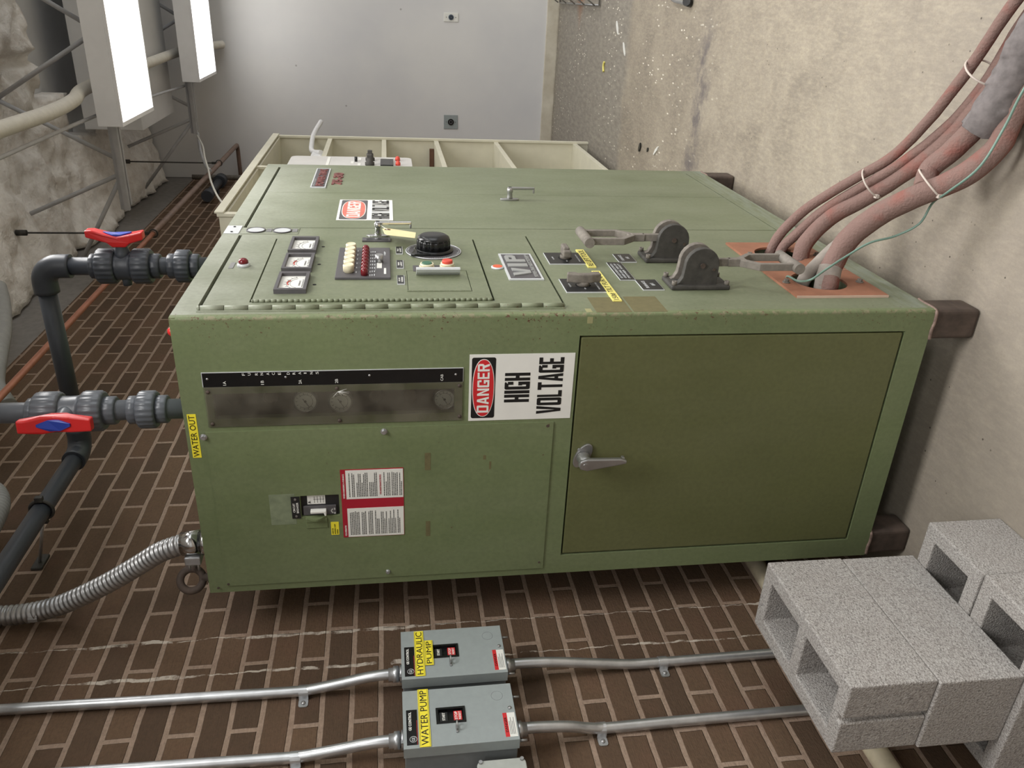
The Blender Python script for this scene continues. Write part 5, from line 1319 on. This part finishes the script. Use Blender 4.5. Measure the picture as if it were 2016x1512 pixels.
tie((.125, -.275, .140), (-.35, -.75, -.55), .047, .036, 'pale cable tie around the hoses from the lower hole')
tie((.150, -.525, .062), (-.55, -.83, -.05), .046, .046, 'pale cable tie nearest the corner of the photo')

# ================================================================== BACKGROUND
sh = thing('shelving_unit', 'tall cream metal shelving with open bays standing behind the green cabinet', 'shelf', (3.095, .53, 0))
for x in (2.030, 3.080, 4.140):
    b = MB(); b.box(x, x+.022, .312, .755, 0, 2.172); ob('side_panel', b, 'shelf', sh)
b = MB(); b.box(2.030, 4.162, .748, .760, .05, 2.165); ob('back_panel', b, 'shelfin', sh)
for x0, x1 in ((2.052, 3.080), (3.102, 4.140)):
    for z in (.095, .665, 1.085, 1.443, 1.807, 2.155):
        b = MB(); b.box(x0, x1, .310, .748, z-.012, z+.018, .001); ob('shelf_board', b, 'shelf', sh)
for x in (2.026, 3.074, 4.128):
    b = MB(); b.box(x, x+.038, .298, .312, 0, 2.180, .001); ob('front_post', b, 'shelf', sh)
for x0, x1 in ((2.026, 3.11), (3.11, 4.166)):
    b = MB(); b.box(x0, x1, .289, .2975, 2.150, 2.190, .001); ob('top_rail', b, 'shelf', sh)
mb_ = thing('grey_control_panel', 'pale grey box with knobs and red lamps fixed behind the green cabinet', 'control panel', (1.86, .16, 1.318))
b = MB(); b.prism(rrect(WB+.001, 2.085, 1.318, 1.843, .028), 'y', .050, .285, .002); ob('housing', b, 'panelgrey', mb_)
b = MB(); b.box(1.72, 2.06, .0488, .0500, 1.672, 1.684); ob('white_strip', b, 'white', mb_)
for x, z in ((1.955, 1.575), (2.035, 1.545), (1.915, 1.545)):
    b = MB(); b.box(x-.022, x+.022, .0488, .050, z-.006, z+.006); ob('white_legend', b, 'white', mb_)
b = MB(); b.cyl((1.975, .05, 1.560), (1.975, .030, 1.560), .0065, n=14); ob('toggle_knob', b, 'blackp', mb_)
for x in (1.900, 2.000):
    b = MB(); b.lathe((x, .05, 1.500), (0, -1, 0), [(.020, 0), (.020, .012), (.015, .014), (.015, .030), (.012, .032)], 24); b.box(x-.012, x+.012, .006, .02, 1.490, 1.510, .002); ob('rotary_knob', b, 'castdark', mb_)
b = MB(); b.box(1.86, 2.0, .040, .050, 1.400, 1.455, .002); ob('black_meter', b, 'blackp', mb_)
b = MB(); b.box(2.0, 2.05, .046, .050, 1.400, 1.455, .001); ob('meter_window', b, 'white', mb_)
for x in (1.905, 2.01):
    b = MB(); b.lathe((x, .05, 1.380), (0, -1, 0), [(.011, 0), (.011, .010), (.007, .017), (.001, .020)], 18); ob('red_lamp', b, 'redbtn', mb_)
# things on the shelves
b = MB(); b.tube([(3.60, .31, 1.835), (3.75, .33, 1.90), (4.02, .33, 1.925), (4.20, .29, 1.92), (4.40, .24, 1.885)], .016, 14)
b.box(3.55, 3.70, .32, .40, 1.826, 1.90, .012); tag(ob('white_hook_fitting', b, 'clothwhite'), 'white fitting with a curved metal hook on the top shelf', 'fitting')
b = MB(); b.tube([(3.40, .33, 1.830), (3.46, .35, 1.88), (3.60, .40, 1.905)], .014, 14); b.box(3.35, 3.50, .335, .42, 1.826, 1.875, .012)
tag(ob('white_hook_fitting', b, 'clothwhite'), 'lower white bundle with a dark curved end on the top shelf', 'fitting')
b = MB(); b.box(4.08, 4.11, .36, .66, 1.104, 1.135, .002); tag(ob('wooden_stick', b, 'woodstick'), 'brown wooden stick lying on a middle shelf', 'stick')
for y0, y1, z0, z1, m_, lb in ((-.471, -.406, .831, .948, 'white', 'white wall outlet with a dark blue round socket, beside the top edge'), (.321, .435, .823, .942, 'greybox', 'square grey wall outlet with a black round socket above the shelving')):
    o_ = thing('wall_outlet', lb, 'outlet', (L-.004, (y0+y1)/2, z0))
    b = MB(); b.box(L-.006, L-.0005, y0, y1, z0, z1, .0015); ob('cover_plate', b, m_, o_)
    rr = .026 if m_ != 'white' else .021; yc, zc = (y0+y1)/2, (z0+z1)/2
    b = MB(); b.cyl((L-.006, yc, zc), (L-.012, yc, zc), rr, n=28); ob('round_socket', b, 'bluetag' if m_ == 'white' else 'blackp', o_)
    b = MB(); b.torus((L-.012, yc, zc), (1, 0, 0), rr*.5, .003, 20, 6); ob('socket_ring', b, 'charcoal' if m_ != 'white' else 'black', o_)
    for s_ in (-1, 1):
        b = MB(); b.cyl((L-.006, yc, zc+s_*.038), (L-.008, yc, zc+s_*.038), .0035, n=10); ob('screw', b, 'charcoal', o_)
# little things on the floor
def scrap(x, y, l_, w, ang, mat, name, label, cat='scrap'):
    b = MB(); c, s_ = math.cos(ang), math.sin(ang); rn = random.Random(int(x*1000)); pts = []
    for i in range(9):
        a = 2*math.pi*i/9; u, v = l_*math.cos(a)*rn.uniform(.7, 1.1), w*math.sin(a)*rn.uniform(.7, 1.1); pts.append((x+u*c-v*s_, y+u*s_+v*c))
    b.prism(pts, 'z', .0003, .003+w*.3); return tag(ob(name, b, mat), label, cat)
b = MB(); b.tube([(3.855, -.260, .007), (3.868, -.232, .007), (3.850, -.200, .007)], .007, 10); tag(ob('yellow_plug', b, 'paleyellow'), 'small yellow plug lying on the floor near the white wall', 'scrap')
scrap(2.890, .120, .030, .018, 1.2, 'blackp', 'dark_scrap', 'larger dark scrap on the floor beyond the cabinet leg')
scrap(2.745, .105, .016, .010, 1.2, 'blackp', 'dark_scrap', 'tiny dark scrap beside the larger dark one')
scrap(2.600, .085, .045, .010, .7, 'white', 'paper_scrap', 'thin white paper sliver beside the dark scraps')
scrap(3.42, -.365, .055, .010, 2.3, 'white', 'paper_scrap', 'white paper sliver on the floor above the dark stain')
scrap(3.62, -.475, .055, .012, 2.3, 'white', 'paper_scrap', 'white paper sliver nearest the wire rack')
b = MB()
for k in range(5): b.tube([(5.42-k*.32, -.585, .03+.0*k), (5.42-k*.32, -.70, .20)], .005, 8, cr=False)
b.tube([(5.44, -.583, .012), (4.1, -.590, .012)], .006, 8, cr=False); b.tube([(5.44, -.63, .09), (4.1, -.63, .09)], .005, 8, cr=False)
b.tube([(5.44, -.583, .012), (5.44, -.9, .012)], .006, 8, cr=False); b.tube([(4.1, -.59, .012), (4.1, -.9, .012)], .006, 8, cr=False)
tag(ob('wire_rack', b, 'steel'), 'corner of a wire rack standing on the floor at the frame edge', 'rack')
b = MB(); b.tube([(2.66, -.70, .05), (2.56, -.648, .022), (2.44, -.636, .018), (2.36, -.634, .018), (2.33, -.66, .03), (2.33, -.78, .2)], .012, 14)
leg_ = thing('tubular_stool_leg', 'bent chrome tube leg with a black tip at the frame edge', 'furniture leg', (2.45, -.66, 0))
ob('chrome_tube', b, 'chrome', leg_)
b = MB(); b.cyl((2.355, -.634, 0.001), (2.325, -.640, .034), .020, n=18); ob('rubber_tip', b, 'blackp', leg_)
